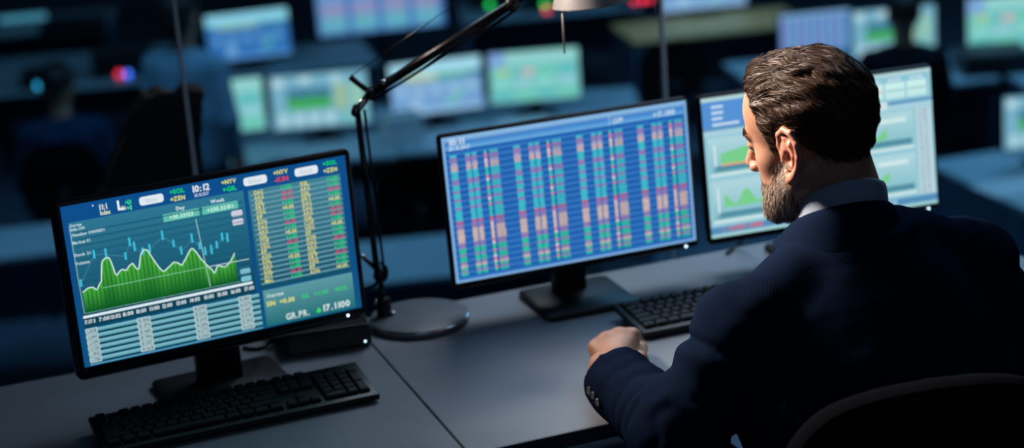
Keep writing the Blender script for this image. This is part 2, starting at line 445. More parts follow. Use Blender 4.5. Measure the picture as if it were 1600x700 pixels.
make_desk(SEAM, RIGHT_END, 'grey laminate desk that the seated man leans on')

# ================================================================== monitors of the upper desks
SW, SH = .4672, .2624
def monitor(label, x, y, zc, yaw, tilt, bez, base, neck_off, canvas, chin=.006, thick=.03, led_u=.93, shell=0):
    """zc: height of the panel centre over the desk. Local: x right, y away from the viewer, z up."""
    t = thing('monitor', label, 'monitor', (x, y, DT), yaw)
    mx = Matrix.Translation((0, 0, zc)) @ Matrix.Rotation(-tilt, 4, 'X')
    bm = bmesh.new(); hw, hh = SW+2*bez, SH+2*bez+chin
    rounded_slab(bm, hw, hh, .014, .006+bez*.35, .0025, 5, mx @ Matrix.Translation((0, -.003, -chin/2)))
    rounded_slab(bm, hw*.97, hh*.96, thick, .02, .008, 5, mx @ Matrix.Translation((0, .0095, -chin/2)))
    smooth_by_angle(bm_obj('housing', bm, M['plastic'], t), 40)
    if shell:
        bm = bmesh.new(); rounded_slab(bm, hw*1.005, hh+.010, .018, .014, .004, 5, mx @ Matrix.Translation((0, .022, -chin/2-.012)))
        smooth_by_angle(bm_obj('rear_cover', bm, M['plastic_gloss'], t), 40)
    # lit panel and the print shown on it
    c = Canvas(SW, SH); canvas['base'](c)
    sc = c.build('screen', M['screen'], t, mx @ Matrix.Translation((0, -.0034, 0)))
    p = Canvas(SW, SH); canvas['print'](p); po = p.build('screen_print', M['print'], sc, mx @ Matrix.Translation((0, -.0035, 0))); po['kind'] = 'stuff'
    bw, bd, by, nw = base
    bm = bmesh.new(); add_box(bm, (0, neck_off, (zc)/2+.004), (nw, .028, zc), .004, 2)
    smooth_by_angle(bm_obj('neck', bm, M['plastic'], t), 40)
    bm = bmesh.new(); rounded_slab(bm, bw, bd, .011, .014, .002, 5, Matrix.Translation((0, by, 0)) @ Matrix.Rotation(R(90), 4, 'X') )
    ob = smooth_by_angle(bm_obj('base', bm, M['plastic'], t), 40); ob.location.z = 0.0
    zmin = min(v.co.z for v in ob.data.vertices); ob.location.z = -zmin
    bm = bmesh.new(); bmesh.ops.create_uvsphere(bm, u_segments=10, v_segments=8, radius=.0022, matrix=mx @ Matrix.Translation(((led_u-.5)*SW, -.0035, -SH/2-bez*.5-chin*.6-.002)))
    bm_obj('power_light', bm, M['led'], t, True)
    return t

TE = dict(y=(225, 225, 120), g=(30, 215, 105), r=(235, 60, 80), w=(225, 235, 240))
def left_base(c):
    c.grad(0, 0, 1, .5, (12, 78, 140), (14, 76, 132), 0); c.grad(0, .5, 1, 1, (14, 76, 132), (14, 84, 128), 0)
    c.grad(.019, .103, .621, .70, (46, 118, 146), (9, 66, 92), 1); c.grad(.019, .70, .621, .757, (9, 62, 84), (8, 66, 86), 1)
    c.grad(.637, .111, .974, .745, (64, 128, 148), (16, 78, 100), 1)
    c.grad(.645, .757, .977, .99, (92, 152, 162), (30, 108, 116), 1)
    c.rect(.018, .765, .63, .985, (6, 66, 84), 1)
def left_print(c):
    T = c.text
    T(.124, .043, .034, '11:1', (235, 240, 225), width=.030); T(.127, .079, .026, 'Index', (225, 240, 190), width=.036)
    c.rect(.105, .022, .109, .030, (235, 240, 245), 3)
    T(.185, .052, .058, 'L', (230, 240, 235)); T(.198, .073, .026, 'Nikk', (225, 240, 235), width=.018); T(.214, .043, .026, '+GA', (60, 230, 130), width=.023); T(.217, .078, .026, '+E', (90, 235, 150), width=.019)
    for u0, u1, word in ((.262, .345, 'Stoc'), (.626, .710, 'Enter'), (.811, .896, 'Exch')):
        c.pill(u0, .028, u1, .081, (222, 232, 240), 2, .32); T((u0+u1)/2, .055, .025, word, (188, 202, 214), align='c')
    for u, a, ca, b, cb in ((.367, '+SOL', 'g', '=ZEN', 'y'), (.549, '=NYV', 'y', '+GIL', 'g'), (.735, '=NYV', 'y', '-KIN', 'r'), (.915, '+SOL', 'g', '=ZEN', 'y')):
        T(u, .031, .027, a, TE[ca], width=.053); T(u, .076, .027, b, TE[cb], width=.052)
    T(.442, .038, .040, '10:12', TE['w'], width=.066); T(.450, .079, .020, '30.10.2017', (190, 210, 225), width=.052)
    T(.397, .137, .022, 'Day', (215, 230, 235), align='c'); T(.528, .135, .022, 'Week', (215, 230, 235), align='c')
    for u0, u1, tx in ((.334, .460, '+30.33123'), (.470, .597, '+330.32101')):
        c.rect(u0, .158, u1, .208, (96, 190, 172), 2); T((u0+u1)/2, .184, .024, tx, (200, 240, 225), align='c')
    for v in (.218, .272): c.pill(.569, v, .609, v+.038, (205, 205, 222), 2, .3)
    for v in (.592, .640): c.pill(.574, v, .611, v+.034, (120, 190, 205), 2, .3)
    for k in range(12):                                  # faint grid of the chart
        v = .165+.041*k; c.rect(.03, v, .612, v+.012, (30, 96, 122), 2)
    c.line([(.0195, .122), (.026, .67)], .0010, (150, 195, 205), 3)
    for v, wd, tx in ((.122, .040, 'Overview'), (.146, .048, 'Index 2104'), (.181, .112, '/Number 01000001'), (.228, .060, 'Market 01'), (.303, .055, 'Stock 21'), (.356, .048, 'Volume')):
        T(.022, v, .019, tx, (190, 215, 222), width=wd)
    prof = [(.031, .539), (.051, .519), (.068, .520), (.078, .545), (.090, .51), (.098, .494), (.103, .43), (.109, .375), (.122, .358), (.135, .36), (.141, .40), (.149, .485), (.160, .46), (.172, .446), (.185, .46), (.197, .435), (.210, .422), (.217, .45), (.226, .475), (.235, .42), (.242, .373), (.255, .352), (.266, .36), (.275, .40), (.283, .431), (.296, .48), (.310, .514), (.330, .49), (.349, .466), (.362, .475), (.375, .496), (.395, .45), (.408, .416), (.418, .40), (.430, .43), (.443, .478), (.455, .51), (.467, .541), (.477, .56), (.484, .59), (.492, .56), (.498, .541), (.510, .55), (.521, .561), (.533, .55), (.545, .531), (.556, .505), (.563, .485)]
    pu = np.array([p[0] for p in prof]); pv = np.array([p[1] for p in prof]); us = np.linspace(.031, .563, 120)
    for a, b in zip(us, us[1:]):
        va, vb = np.interp([a, b], pu, pv); mid = .5*(va+.665)
        top, bot = lin((70, 170, 62)), lin((6, 84, 34)); n = len(c.v)
        for (u, v), cc in zip([(a, .665), (b, .665), (b, vb), (a, va)], [bot, bot, top, top]): c.v.append(((u-.5)*c.W, -.00012*3, (.5-v)*c.H)); c.c.append(cc)
        c.f.append((n, n+1, n+2, n+3))
    for k in range(37):                                  # bar grooves
        u = .045+.0142*k; v = float(np.interp(u, pu, pv)); c.rect(u, v+.01, u+.003, .66, (10, 92, 40), 4)
    c.line(list(zip(us, np.interp(us, pu, pv)-.004)), .0017, (215, 240, 235), 5)
    c.line([(.10, .533), (.45, .534)], .0008, (150, 215, 180), 5); c.line([(.461, .534), (.611, .536)], .0013, (190, 215, 220), 5)
    c.rect(.028, .666, .57, .668, (150, 220, 180), 5)
    c.rect(.020, .681, .613, .698, (215, 232, 238), 4)
    c.line([(.444, .222), (.463, .66)], .0011, (170, 215, 205), 6)
    cand = [(.030, .48), (.087, .324), (.126, .334), (.190, .370), (.210, .290), (.224, .327), (.250, .36), (.274, .354), (.323, .293), (.357, .350), (.380, .405), (.422, .345), (.445, .395), (.462, .438), (.484, .44), (.505, .41), (.527, .37), (.545, .385)]
    c.line(cand, .0006, (92, 150, 175), 3)
    for k, (u, v) in enumerate(cand): c.rect(u-.0035, v-.026-(k % 3)*.006, u+.0035, v+.02, (60, 190, 222), 4); 
    for u, tx in zip((.021, .070, .108, .152, .196, .242, .287, .336, .384, .434, .482, .530, .579), ('17.07.0', '7:00', '13:02', '8:00', '10:00', '11:00', '12:00', '13:00', '14:00', '15:00', '15:00', '16:00', '17:00')):
        T(u, .722, .024, tx, (215, 230, 235), width=.038)
    for k in range(6):                                   # rows of the lower table
        v = .768+.0365*k; c.grad(.019, v, .630, v+.022, (132, 190, 202), (88, 158, 176), 2)
        for u0, wd, tx in ((.024, .034, '1,%d0' % (263-k*17)), (.199, .041, '10.%d' % (1063+k*311)), (.396, .041, '10.%d' % (2065+k*177)), (.557, .041, '10.%d' % (3061+k*213))):
            c.rect(u0-.003, v-.004, u0+wd+.003, v+.030, (178, 204, 208), 3); T(u0, v+.013, .021, tx, (60, 100, 112), width=wd)
    c.rect(.02, .987, .63, .995, (92, 160, 190), 2)
    names = ['DAS', 'ARG', 'GIL', 'ERT', 'VEG', 'EP', 'ADN', 'DAS', 'ARG', 'GIL', 'COP', 'VEG', 'EP', 'ADN', 'DIL', 'ARG', 'GIL', 'SIT', 'MAL']
    c2 = ['SIL', 'ARG', 'GIL', 'ERT', 'DAS', 'DAS', 'ARG', 'GIL', 'COP', 'VEG', 'EP', 'ADN', 'DAS', 'ARG', 'GIL', 'ERT', 'VEG', 'EP', 'ADN']
    k1 = 'grrgyggrgygrggyggrg'; k2 = 'ggrgygrrgyggrggrggy'
    for k in range(19):
        v = .131+.0316*k
        c.grad(.644, v+.008, .972, v+.020, (120, 165, 182), (70, 128, 148), 2)
        T(.657, v, .025, names[k], (222, 214, 120), width=.034 if len(names[k]) == 3 else .022); T(.824, v, .025, c2[k], (222, 214, 120), width=.036 if len(c2[k]) == 3 else .022)
        for u, kk in ((.752, k1), (.922, k2)):
            T(u, v, .023, {'g': '+1.00', 'r': '-0.11', 'y': '=0.00'}[kk[k]], TE[kk[k]], width=.042)
    T(.656, .797, .024, 'Overview', (205, 222, 225), width=.064); T(.653, .848, .030, 'SIN', TE['y'], width=.033); T(.701, .849, .030, '=0.00', TE['y'], width=.056)
    T(.781, .845, .028, 'GIL', (50, 200, 110), width=.032); T(.829, .846, .028, '+1.00', (50, 200, 110), width=.055); T(.907, .846, .028, 'ARG', (50, 205, 110), width=.046)
    T(.716, .955, .040, 'GR.PR.', (205, 222, 225), width=.090); T(.851, .951, .040, '17.1100', (215, 232, 235), width=.108)
    c.poly([(.831, .972), (.847, .972), (.847, .955), (.839, .938), (.831, .955)], lin((60, 215, 100)), 4)
def mid_base(c):
    c.rect(0, 0, 1, 1, (12, 96, 172), 0)
    for k in range(22):
        v = .105+.0408*k; c.grad(.012, v, .988, v+.020, (20, 96, 176), (66, 126, 198), 1); c.grad(.012, v+.020, .988, min(v+.0408, .985), (46, 110, 186), (6, 80, 156), 1)
    c.grad(.012, .012, .988, .05, (150, 195, 228), (38, 116, 192), 1); c.grad(.012, .05, .988, .092, (60, 132, 205), (110, 172, 222), 1)
    for q in ((0, 0, 1, .014), (0, .985, 1, 1), (0, 0, .010, 1), (.990, 0, 1, 1)): c.rect(*q, (132, 180, 226), 2)
def mid_print(c):
    c.text(.024, .040, .040, '10:11', (215, 230, 240), width=.066); c.text(.024, .082, .026, '30.10.2017', (195, 218, 236), width=.086)
    c.rect(.674, .02, .677, .092, (170, 205, 230), 3); c.text(.688, .066, .034, 'COPP', (210, 226, 238), width=.044); c.text(.858, .066, .036, '+17.1100', (205, 224, 238), width=.094)
    seq = 'CPPWOOCCCPPCCPCCPCCPCCCCRPPOOOOOPPGGPGGPOGPG'
    pal = {'C': (70, 205, 205), 'P': (168, 130, 180), 'W': (190, 180, 205), 'O': (232, 190, 172), 'R': (214, 90, 130), 'G': (52, 210, 150)}
    rr = random.Random(3)
    for g in range(4):
        g0 = (.023, .276, .532, .785)[g]
        for k in range(44):
            v = .134+.01895*k; ch = seq[k]; col = pal[ch]
            if ch in 'OW' and k > 20: col = (238, 196, 170)
            bk = tuple(int(.62*q+.38*w_) for q, w_ in zip(col, (30, 100, 176)))
            for u0, u1 in ((.002, .028), (.063, .083), (.088, .107), (.159, .192)): c.rect(g0+u0, v-.0088, g0+u1, v+.0088, bk, 3)
            c.text(g0+.001, v, .0172, '%03d' % rr.randint(100, 999), col, width=.027+.003*rr.random())
            c.text(g0+.062, v, .0172, '%02d %02d' % (rr.randint(10, 99), rr.randint(10, 99)), col, width=.043+.006*rr.random())
            dc = {'C': (60, 215, 170), 'G': (60, 220, 120), 'P': (240, 120, 140), 'W': (245, 215, 205), 'O': (248, 205, 175), 'R': (240, 80, 110)}[ch]
            if k in (3, 10, 17, 26, 33, 38): dc = (248, 225, 205)
            c.pill(g0+.136, v-.008, g0+.148, v+.008, dc, 4, .5)
            c.text(g0+.158, v, .0172, '%02d.%02d' % (rr.randint(10, 99), rr.randint(10, 99)), tuple(int(x*.92) for x in col), width=.032+.007*rr.random())
def right_base(c):
    c.rect(0, 0, 1, 1, (150, 200, 214), 0)
    c.rect(0, 0, 1, .03, (178, 212, 216), 1); c.rect(0, .03, .40, .235, (84, 146, 212), 1)
    c.rect(.40, .03, .985, .20, (140, 196, 214), 1)
    for k in range(6):
        u = .41+.096*k; c.grad(u, .075, u+.088, .19, (205, 240, 236), (190, 232, 230), 2); c.rect(u+.004, .128, u+.084, .137, (236, 130, 120) if k < 4 else (120, 180, 190), 3)
    c.rect(0, .235, 1, .275, (168, 208, 222), 1); c.rect(0, .21, 1, .236, (96, 150, 190), 1); c.rect(.44, .205, .80, .262, (205, 226, 232), 2)
    for u0, u1 in ((.015, .43), (.45, .91)):
        for v0, v1 in ((.29, .565), (.60, .90)):
            c.grad(u0, v0, u1, v1, (176, 214, 222), (122, 186, 198), 2); c.rect(u0+.02, v1-.075, u1-.01, v1-.035, (84, 142, 162), 3)
            c.rect(u0, v1-.022, u1, v1, (205, 228, 230), 3); c.rect(u0+.022, v0+.05, u0+.030, v1-.05, (215, 232, 234), 3)
    c.rect(0, .925, 1, .975, (84, 142, 184), 1); c.rect(0, .975, 1, 1, (160, 208, 212), 1); c.rect(.925, .28, .99, .915, (190, 214, 222), 2)
def right_print(c):
    for k, wd in enumerate((.05, .05, .045, .115)): c.rect(.04, .060+.042*k, .04+wd, .078+.042*k, (200, 222, 240), 3)
    for k in range(6): c.text(.425+.096*k, .055, .02, '%02d.%04d' % (10+k*7, 1733+k*411), (225, 236, 240), width=.06)
    for u0 in (.015, .45):
        for v0, amp, hump in ((.29, .13, u0 < .1), (.60, .10, False)):
            base = v0+.19; xs = np.linspace(u0+.05, u0+.34, 40)
            ys = base-(.06+.08*np.clip((xs-u0)/.25, 0, 1) if hump else amp*np.abs(np.sin((xs-u0)*32))**2*(.4+.6*np.abs(np.sin((xs-u0)*9)))+.02)
            for a, b, ya, yb in zip(xs, xs[1:], ys, ys[1:]): c.poly([(a, base), (b, base), (b, yb), (a, ya)], lin((120, 206, 140)), 4)
            if hump: c.rect(u0+.05, base, u0+.34, base+.012, (240, 170, 120), 4)
    for v in (.33, .64): c.pill(.60, v, .72, v+.035, (205, 230, 232), 4, .4); c.pill(.74, v, .88, v+.035, (205, 230, 232), 4, .4)
    for k in range(20): c.text(.932, .30+.0315*k, .020, '%02d.%02d' % (11+k*3, 90-k*4), (120, 160, 178), width=.045)
    c.text(.05, .945, .03, '!  -0.2011  ARM', (236, 90, 90), width=.17); c.text(.62, .945, .03, 'A 10.01 11.06', (180, 215, 230), width=.2)
monitor('black monitor showing a green area chart and a yellow ticker table', -.4776, 2.8186, .2435, .419, .0406, .009, (.21, .15, .060, .075), .075,
        dict(base=left_base, print=left_print), chin=.004, shell=1, led_u=.945)
monitor('black monitor filled with columns of teal and pink figures', .1113, 3.170, .2116, .3253, .081, .006, (.178, .165, .002, .062), .045,
        dict(base=mid_base, print=mid_print), led_u=.955)
monitor('black monitor with pale blue panels half hidden by the man', .5897, 3.3325, .2038, .2648, .1171, .006, (.178, .165, .002, .062), .045,
        dict(base=right_base, print=right_print), led_u=.957)

# ================================================================== keyboards
def key_mesh(wd, dp):
    bm = bmesh.new()
    b = [bm.verts.new((x*wd/2, y*dp/2, 0)) for x, y in ((-1, -1), (1, -1), (1, 1), (-1, 1))]
    m_ = [bm.verts.new((x*(wd/2-.0006), y*(dp/2-.0006), .0045)) for x, y in ((-1, -1), (1, -1), (1, 1), (-1, 1))]
    t_ = [bm.verts.new((x*(wd/2-.0024), y*(dp/2-.002)+.0006, .0062)) for x, y in ((-1, -1), (1, -1), (1, 1), (-1, 1))]
    for p, q in ((b, m_), (m_, t_)):
        for i in range(4): bm.faces.new((p[i], p[(i+1) % 4], q[(i+1) % 4], q[i]))
    bm.faces.new(t_)
    me = bpy.data.meshes.new('key'); bmesh.ops.recalc_face_normals(bm, faces=bm.faces); bm.to_mesh(me); bm.free(); me.materials.append(M['key']); return me
def make_keyboard(label, loc, yaw):
    """origin at the back left corner on the desk; x to the right, y towards the back"""
    KW, KD = .448, .130
    t = thing('keyboard', label, 'keyboard', loc, yaw, 'computer keyboards')
    ang = R(5.0); mx = Matrix.Translation((0, 0, .0265)) @ Matrix.Rotation(ang, 4, 'X')
    bm = bmesh.new(); add_box(bm, (KW/2, -KD/2, -.006), (KW, KD, .012), .0035, 2, mx); smooth_by_angle(bm_obj('body', bm, M['plastic'], t), 40)
    bm = bmesh.new()
    bm.free()
    for x in (.03, KW-.03): box_obj('foot', (x, -.012, .0055), (.03, .012, .010), M['plastic'], t, .001, 1)
    for x in (.03, KW-.03): box_obj('foot', (x, -KD+.014, .0015), (.03, .012, .003), M['plastic'], t, .0005, 1)
    U = .0189; cache = {}
    def key(cx, cy, wu, hu=1):
        k = (round(wu, 2), hu)
        if k not in cache: cache[k] = key_mesh(wu*U-.0022, hu*U*.93-.0020)
        o = bpy.data.objects.new('key', cache[k]); COL.objects.link(o); o.parent = t
        o.matrix_local = mx @ Matrix.Translation((cx, cy, .0003))
    x0 = .009; V = U*.93; top = -.016
    rows = [[(0, 1)]+[(2+i, 1) for i in range(4)]+[(6.5+i, 1) for i in range(4)]+[(11+i, 1) for i in range(4)],
            [(i, 1) for i in range(13)]+[(13, 2)],
            [(0, 1.5)]+[(1.5+i, 1) for i in range(12)]+[(13.5, 1.5)],
            [(0, 1.75)]+[(1.75+i, 1) for i in range(11)]+[(12.75, 2.25)],
            [(0, 2.25)]+[(2.25+i, 1) for i in range(10)]+[(12.25, 2.75)],
            [(0, 1.25), (1.25, 1.25), (2.5, 1.25), (3.75, 6.25), (10, 1.25), (11.25, 1.25), (12.5, 1.25), (13.75, 1.25)]]
    ys = [top, top-1.25*V, top-2.25*V, top-3.25*V, top-4.25*V, top-5.25*V]
    for r_, y in zip(rows, ys):
        for u, wu in r_: key(x0+(u+wu/2)*U, y, wu)
    for i in range(3):
        key(x0+(15.3+i+.5)*U, ys[0], 1); key(x0+(15.3+i+.5)*U, ys[1], 1); key(x0+(15.3+i+.5)*U, ys[2], 1); key(x0+(15.3+i+.5)*U, ys[5], 1)
    key(x0+(16.3+.5)*U, ys[4], 1)
    nx = 18.65
    for i in range(4): key(x0+(nx+i+.5)*U, ys[1], 1)
    for y in (ys[2], ys[3], ys[4]):
        for i in range(3): key(x0+(nx+i+.5)*U, y, 1)
    key(x0+(nx+3.5)*U, (ys[2]+ys[3])/2, 1, 2); key(x0+(nx+3.5)*U, (ys[4]+ys[5])/2, 1, 2)
    key(x0+(nx+1)*U, ys[5], 2); key(x0+(nx+2.5)*U, ys[5], 1)
    return t
make_keyboard('black keyboard in front of the left monitor', (-.6965, 2.7216, DT), .366)
make_keyboard('black keyboard beside the man\'s fist', (.168, 3.066, DT), .335)

# ================================================================== small black box and cables
p = at(450, 561, DT); q = at(582, 541, DT)
bx = thing('device_box', 'small black box with a power light beside the lamp base', 'box', ((p+q)/2), math.atan2(q[1]-p[1], q[0]-p[0]))
Lb = float(np.linalg.norm(q-p))
box_obj('case', (0, .075, .0235), (Lb, .15, .041), M['plastic'], bx, .004, 2)
box_obj('front_panel', (0, -.0008, .0225), (Lb-.006, .002, .034), M['plastic_gloss'], bx, .0006, 1)
bm = bmesh.new(); bmesh.ops.create_uvsphere(bm, u_segments=10, v_segments=8, radius=.0018, matrix=Matrix.Translation((Lb/2-.012, -.002, .012))); bm_obj('power_light', bm, M['led'], bx, True)
for sx in (-1, 1):
    for y in (.02, .13): box_obj('foot', (sx*(Lb/2-.015), y, .0015), (.012, .012, .003), M['plastic'], bx)
c0 = [at(380, 543, DT+.004), at(400, 545, DT+.004), at(418, 538, DT+.006), at(428, 523, DT+.02), at(420, 512, DT+.05), at(408, 520, DT+.07)]
tag(tube_obj('cable', spline(c0, 8), .0032, M['plastic'], None, 8), 'black cable looped behind the left monitor stand', 'cable', 'cables on the desks')
c1 = [at(410, 526, DT+.006), at(428, 530, DT+.004), at(448, 537, DT+.006), at(462, 540, DT+.012)]
tag(tube_obj('cable', spline(c1, 8), .0022, M['plastic'], None, 8), 'thin black cable running into the small black box', 'cable', 'cables on the desks')
c2 = [at(1135, 396, DT+.004), at(1148, 386, DT+.006), at(1160, 376, DT+.02), at(1172, 366, DT+.05)]
tag(tube_obj('cable', spline(c2, 8), .003, M['plastic'], None, 8), 'black cable hanging under the pale blue right monitor', 'cable', 'cables on the desks')

# ================================================================== desk lamp
LB = np.array([-.1789, 3.1192, DT])
lamp = thing('desk_lamp', 'articulated metal desk lamp with round base and grey shade', 'lamp', LB)
def lp(x, y, Y=3.10): return Vector(aty(x, y, Y)-LB)
bm = bmesh.new(); lathe(bm, [(0, 0), (.0885, 0), (.0905, .003), (.0905, .010), (.0885, .0135), (.086, .0145), (0, .0152)], 72); smooth_by_angle(bm_obj('base', bm, M['lampmetal'], lamp), 50)
bm = bmesh.new(); lathe(bm, [(.0872, .0138), (.0900, .0128), (.0912, .0105), (.0908, .0100), (.0890, .0120), (.0870, .0136)], 72); bm_obj('rim_glint_ring', bm, M['chrome'], lamp, True)  # chrome ring added to give the base a bright rim highlight
st = Vector(at(601, 493, DT+.0145)-LB); 
bm = bmesh.new(); lathe(bm, [(.0135, 0), (.0135, .030), (.012, .034), (.006, .035), (0, .036)], 24, Matrix.Translation(st)); smooth_by_angle(bm_obj('socket', bm, M['lamparm'], lamp), 40)
bm = bmesh.new(); bmesh.ops.create_uvsphere(bm, u_segments=12, v_segments=8, radius=.0042, matrix=Matrix.Translation(st+Vector((-.013, -.004, .028)))); bm_obj('screw', bm, M['chrome'], lamp, True); bm = bmesh.new(); bmesh.ops.create_uvsphere(bm, u_segments=12, v_segments=8, radius=.0042, matrix=Matrix.Translation(st+Vector((.016, -.004, .004)))); bm_obj('screw', bm, M['chrome'], lamp, True)
yb = float((LB+np.array(st))[1])
pivot = lp(593, 428, yb); elbow = lp(562, 172, yb); top = lp(800, 6, yb-.02); head = lp(930, -70, yb-.03)
tube_obj('stem', [st+Vector((0, 0, .03)), pivot], .005, M['lamparm'], lamp)
pe = (elbow-pivot).normalized(); side = Vector((1, 0, 0))
loa = tube_obj('lower_arm', [pivot-side*.004, elbow-side*.004], .0058, M['lamparm'], lamp); tube_obj('tension_rod', [pivot+side*.009, elbow+side*.008], .0026, M['lamparm'], lamp)
tube_obj('pivot_joint', [pivot+Vector((0, -.012, 0)), pivot+Vector((0, .012, 0))], .011, M['lamparm'], lamp, 20)
tube_obj('lever', [lp(568, 402, yb), lp(592, 424, yb)], .0042, M['lamparm'], lamp); tube_obj('wire', spline([lp(596, 432, yb), lp(583, 446, yb+.01), lp(564, 452, yb+.02)], 5), .003, M['lamparm'], lamp)
hook = bmesh.new(); tube(hook, spline([lp(594, 410, yb), lp(604, 420, yb), lp(603, 434, yb), lp(594, 440, yb)], 6), .003, 8); bm_obj('bracket', hook, M['lamparm'], lamp, True)
bm = bmesh.new(); bmesh.ops.create_uvsphere(bm, u_segments=10, v_segments=8, radius=.0042, matrix=Matrix.Translation(lp(567, 401, yb-.004))); bm_obj('lever_tip', bm, M['chrome'], lamp, True)
el2 = lp(579, 146, yb)
tube_obj('elbow_link', [elbow+Vector((-.008, -.012, 0)), el2+Vector((-.006, -.012, 0))], .0045, M['chrome'], lamp); tube_obj('elbow_link', [elbow+Vector((0, .010, 0)), el2+Vector((0, .010, 0))], .0045, M['lamparm'], lamp)
tube_obj('elbow_joint', [elbow+Vector((-.006, -.016, 0)), elbow+Vector((-.006, .014, 0))], .0085, M['lamparm'], lamp, 20); tube_obj('elbow_joint', [el2+Vector((0, -.014, 0)), el2+Vector((0, .014, 0))], .0095, M['lamparm'], lamp, 20)
tube_obj('lever', [el2, lp(547, 120, yb)], [.0045, .0055], M['lamparm'], lamp)
tube_obj('upper_arm', [el2, top], .0080, M['lamparm'], lamp); tube_obj('tension_rod', [el2+Vector((.002, -.004, -.012)), top+Vector((.006, -.004, -.011))], .0026, M['lamparm'], lamp)
tube_obj('spring_wire', [lp(547, 120, yb), lp(760, -28, yb-.02)], .0008, M['lamparm'], lamp, 6)
bm = bmesh.new(); bmesh.ops.create_uvsphere(bm, u_segments=12, v_segments=8, radius=.0048, matrix=Matrix.Translation(lp(599, 128, yb-.012))); bm_obj('arm_screw', bm, M['chrome'], lamp, True)
tube_obj('head_joint', [top+Vector((0, -.015, 0)), top+Vector((0, .015, 0))], .0115, M['lamparm'], lamp, 20)
tube_obj('head_link', [top, head], .005, M['lamparm'], lamp)
sh = lp(927, 4, yb-.03); rot = Matrix.Rotation(R(-4), 4, 'Y') @ Matrix.Rotation(R(-3), 4, 'X')
bm = bmesh.new(); lathe(bm, [(.071, 0), (.069, .006), (.064, .022), (.052, .05), (.036, .075), (.026, .09), (.0, .092)], 48, Matrix.Translation(sh) @ rot); smooth_by_angle(bm_obj('shade', bm, M['shade'], lamp), 50)
bm = bmesh.new(); lathe(bm, [(.0695, -.0012), (.066, .012), (.050, .045), (.0, .06)], 48, Matrix.Translation(sh) @ rot); bm_obj('shade_lining', bm, M['shade_in'], lamp, True)
tube_obj('handle_rod', [lp(879, 14, yb-.06), lp(882, 84, yb-.06)], [.0022, .0014], M['shade'], lamp, 8)

# ================================================================== jagged slab behind the glass
M['bark'] = mat('dark_bark', (.03, .019, .017), .9, noise=.5, nscale=25, bump=.9, bscale=60)
M['bark_edge'] = mat('broken_lit_bark_edge', (.30, .20, .15), .85, noise=.4, nscale=60, bump=.8, bscale=150)  # light tone of the broken edge also paints in its edge highlight
SV = GV+.13
def on_slab(px, py):
    d = ray(px, py); o_ = np.array([0, 0, CAMZ]); P0 = dpt(0, SV); t = ((P0-o_)@DV)/(d@DV); Q_ = (o_+d*t)-P0
    return float(Q_@DU), float(Q_[2])
outl = [(150, 305), (153, 297), (163, 284), (167, 268), (172, 250), (180, 232), (188, 214), (197, 205), (203, 196), (203, 184), (209, 172), (207, 163), (214, 153), (221, 144), (230, 143), (238, 137), (247, 135), (256, 139), (265, 142), (272, 144), (281, 142), (284, 133), (287, 131), (291, 134), (300, 131), (309, 132), (315, 137), (313, 152), (311, 170), (312, 195), (309, 212), (307, 235), (304, 262), (303, 280)]
pr = [on_slab(*a) for a in outl]
b0, b1 = pr[0][0], pr[-1][0]
pr = [(b0-.05, .0), (b0-.055, .3), (b0-.03, .5)]+pr+[(b1+.01, .5), (b1+.02, .25), (b1+.015, .0)]
slab = thing('wood_slab', 'tall dark brown slab with a jagged torn edge behind the left monitor', 'wood', dpt((b0+b1)/2, SV), DY)
cx = (b0+b1)/2; n = len(pr); vs = []; fs = []
ctr = (0, .45)
dense = []
for i in range(n):                                          # roughen the outline
    a, b = pr[i], pr[(i+1) % n]; L = math.hypot(b[0]-a[0], b[1]-a[1]); k = max(1, int(L/.012)) if i < n-1 else 1
    for j in range(k):
        t = j/k; jit = .0022 if a[1] > .05 else 0
        dense.append((a[0]+(b[0]-a[0])*t-cx+random.uniform(-jit, jit), a[1]+(b[1]-a[1])*t+random.uniform(-jit, jit) if a[1] > .01 else a[1]+(b[1]-a[1])*t))
n = len(dense); inset = .009
for y, s_ in ((-.030, inset), (-.022, 0), (.020, 0), (.030, inset)):
    for x, z in dense:
        L = math.hypot(x-ctr[0], z-ctr[1])+1e-6; k = 1-s_/L
        vs.append((ctr[0]+(x-ctr[0])*k, y+random.uniform(-.002, .002), max(0, ctr[1]+(z-ctr[1])*k)))
for r_ in range(3):
    for i in range(n): fs.append((r_*n+i, r_*n+(i+1) % n, (r_+1)*n+(i+1) % n, (r_+1)*n+i))
bmf = bmesh.new(); vv = [bmf.verts.new(v) for v in vs]
for f in fs: bmf.faces.new([vv[i] for i in f])
bm_obj('torn_edge', bmf, M['bark_edge'], slab)
bmf = bmesh.new()
for r_ in (0, 3):
    ring = [bmf.verts.new((vs[r_*n+i][0], vs[r_*n+i][1]+(-.0005 if r_ == 0 else .0005), vs[r_*n+i][2])) for i in range(n)]
    f = bmf.faces.new(ring); bmesh.ops.triangulate(bmf, faces=[f])
bm_obj('face', bmf, M['bark'], slab)

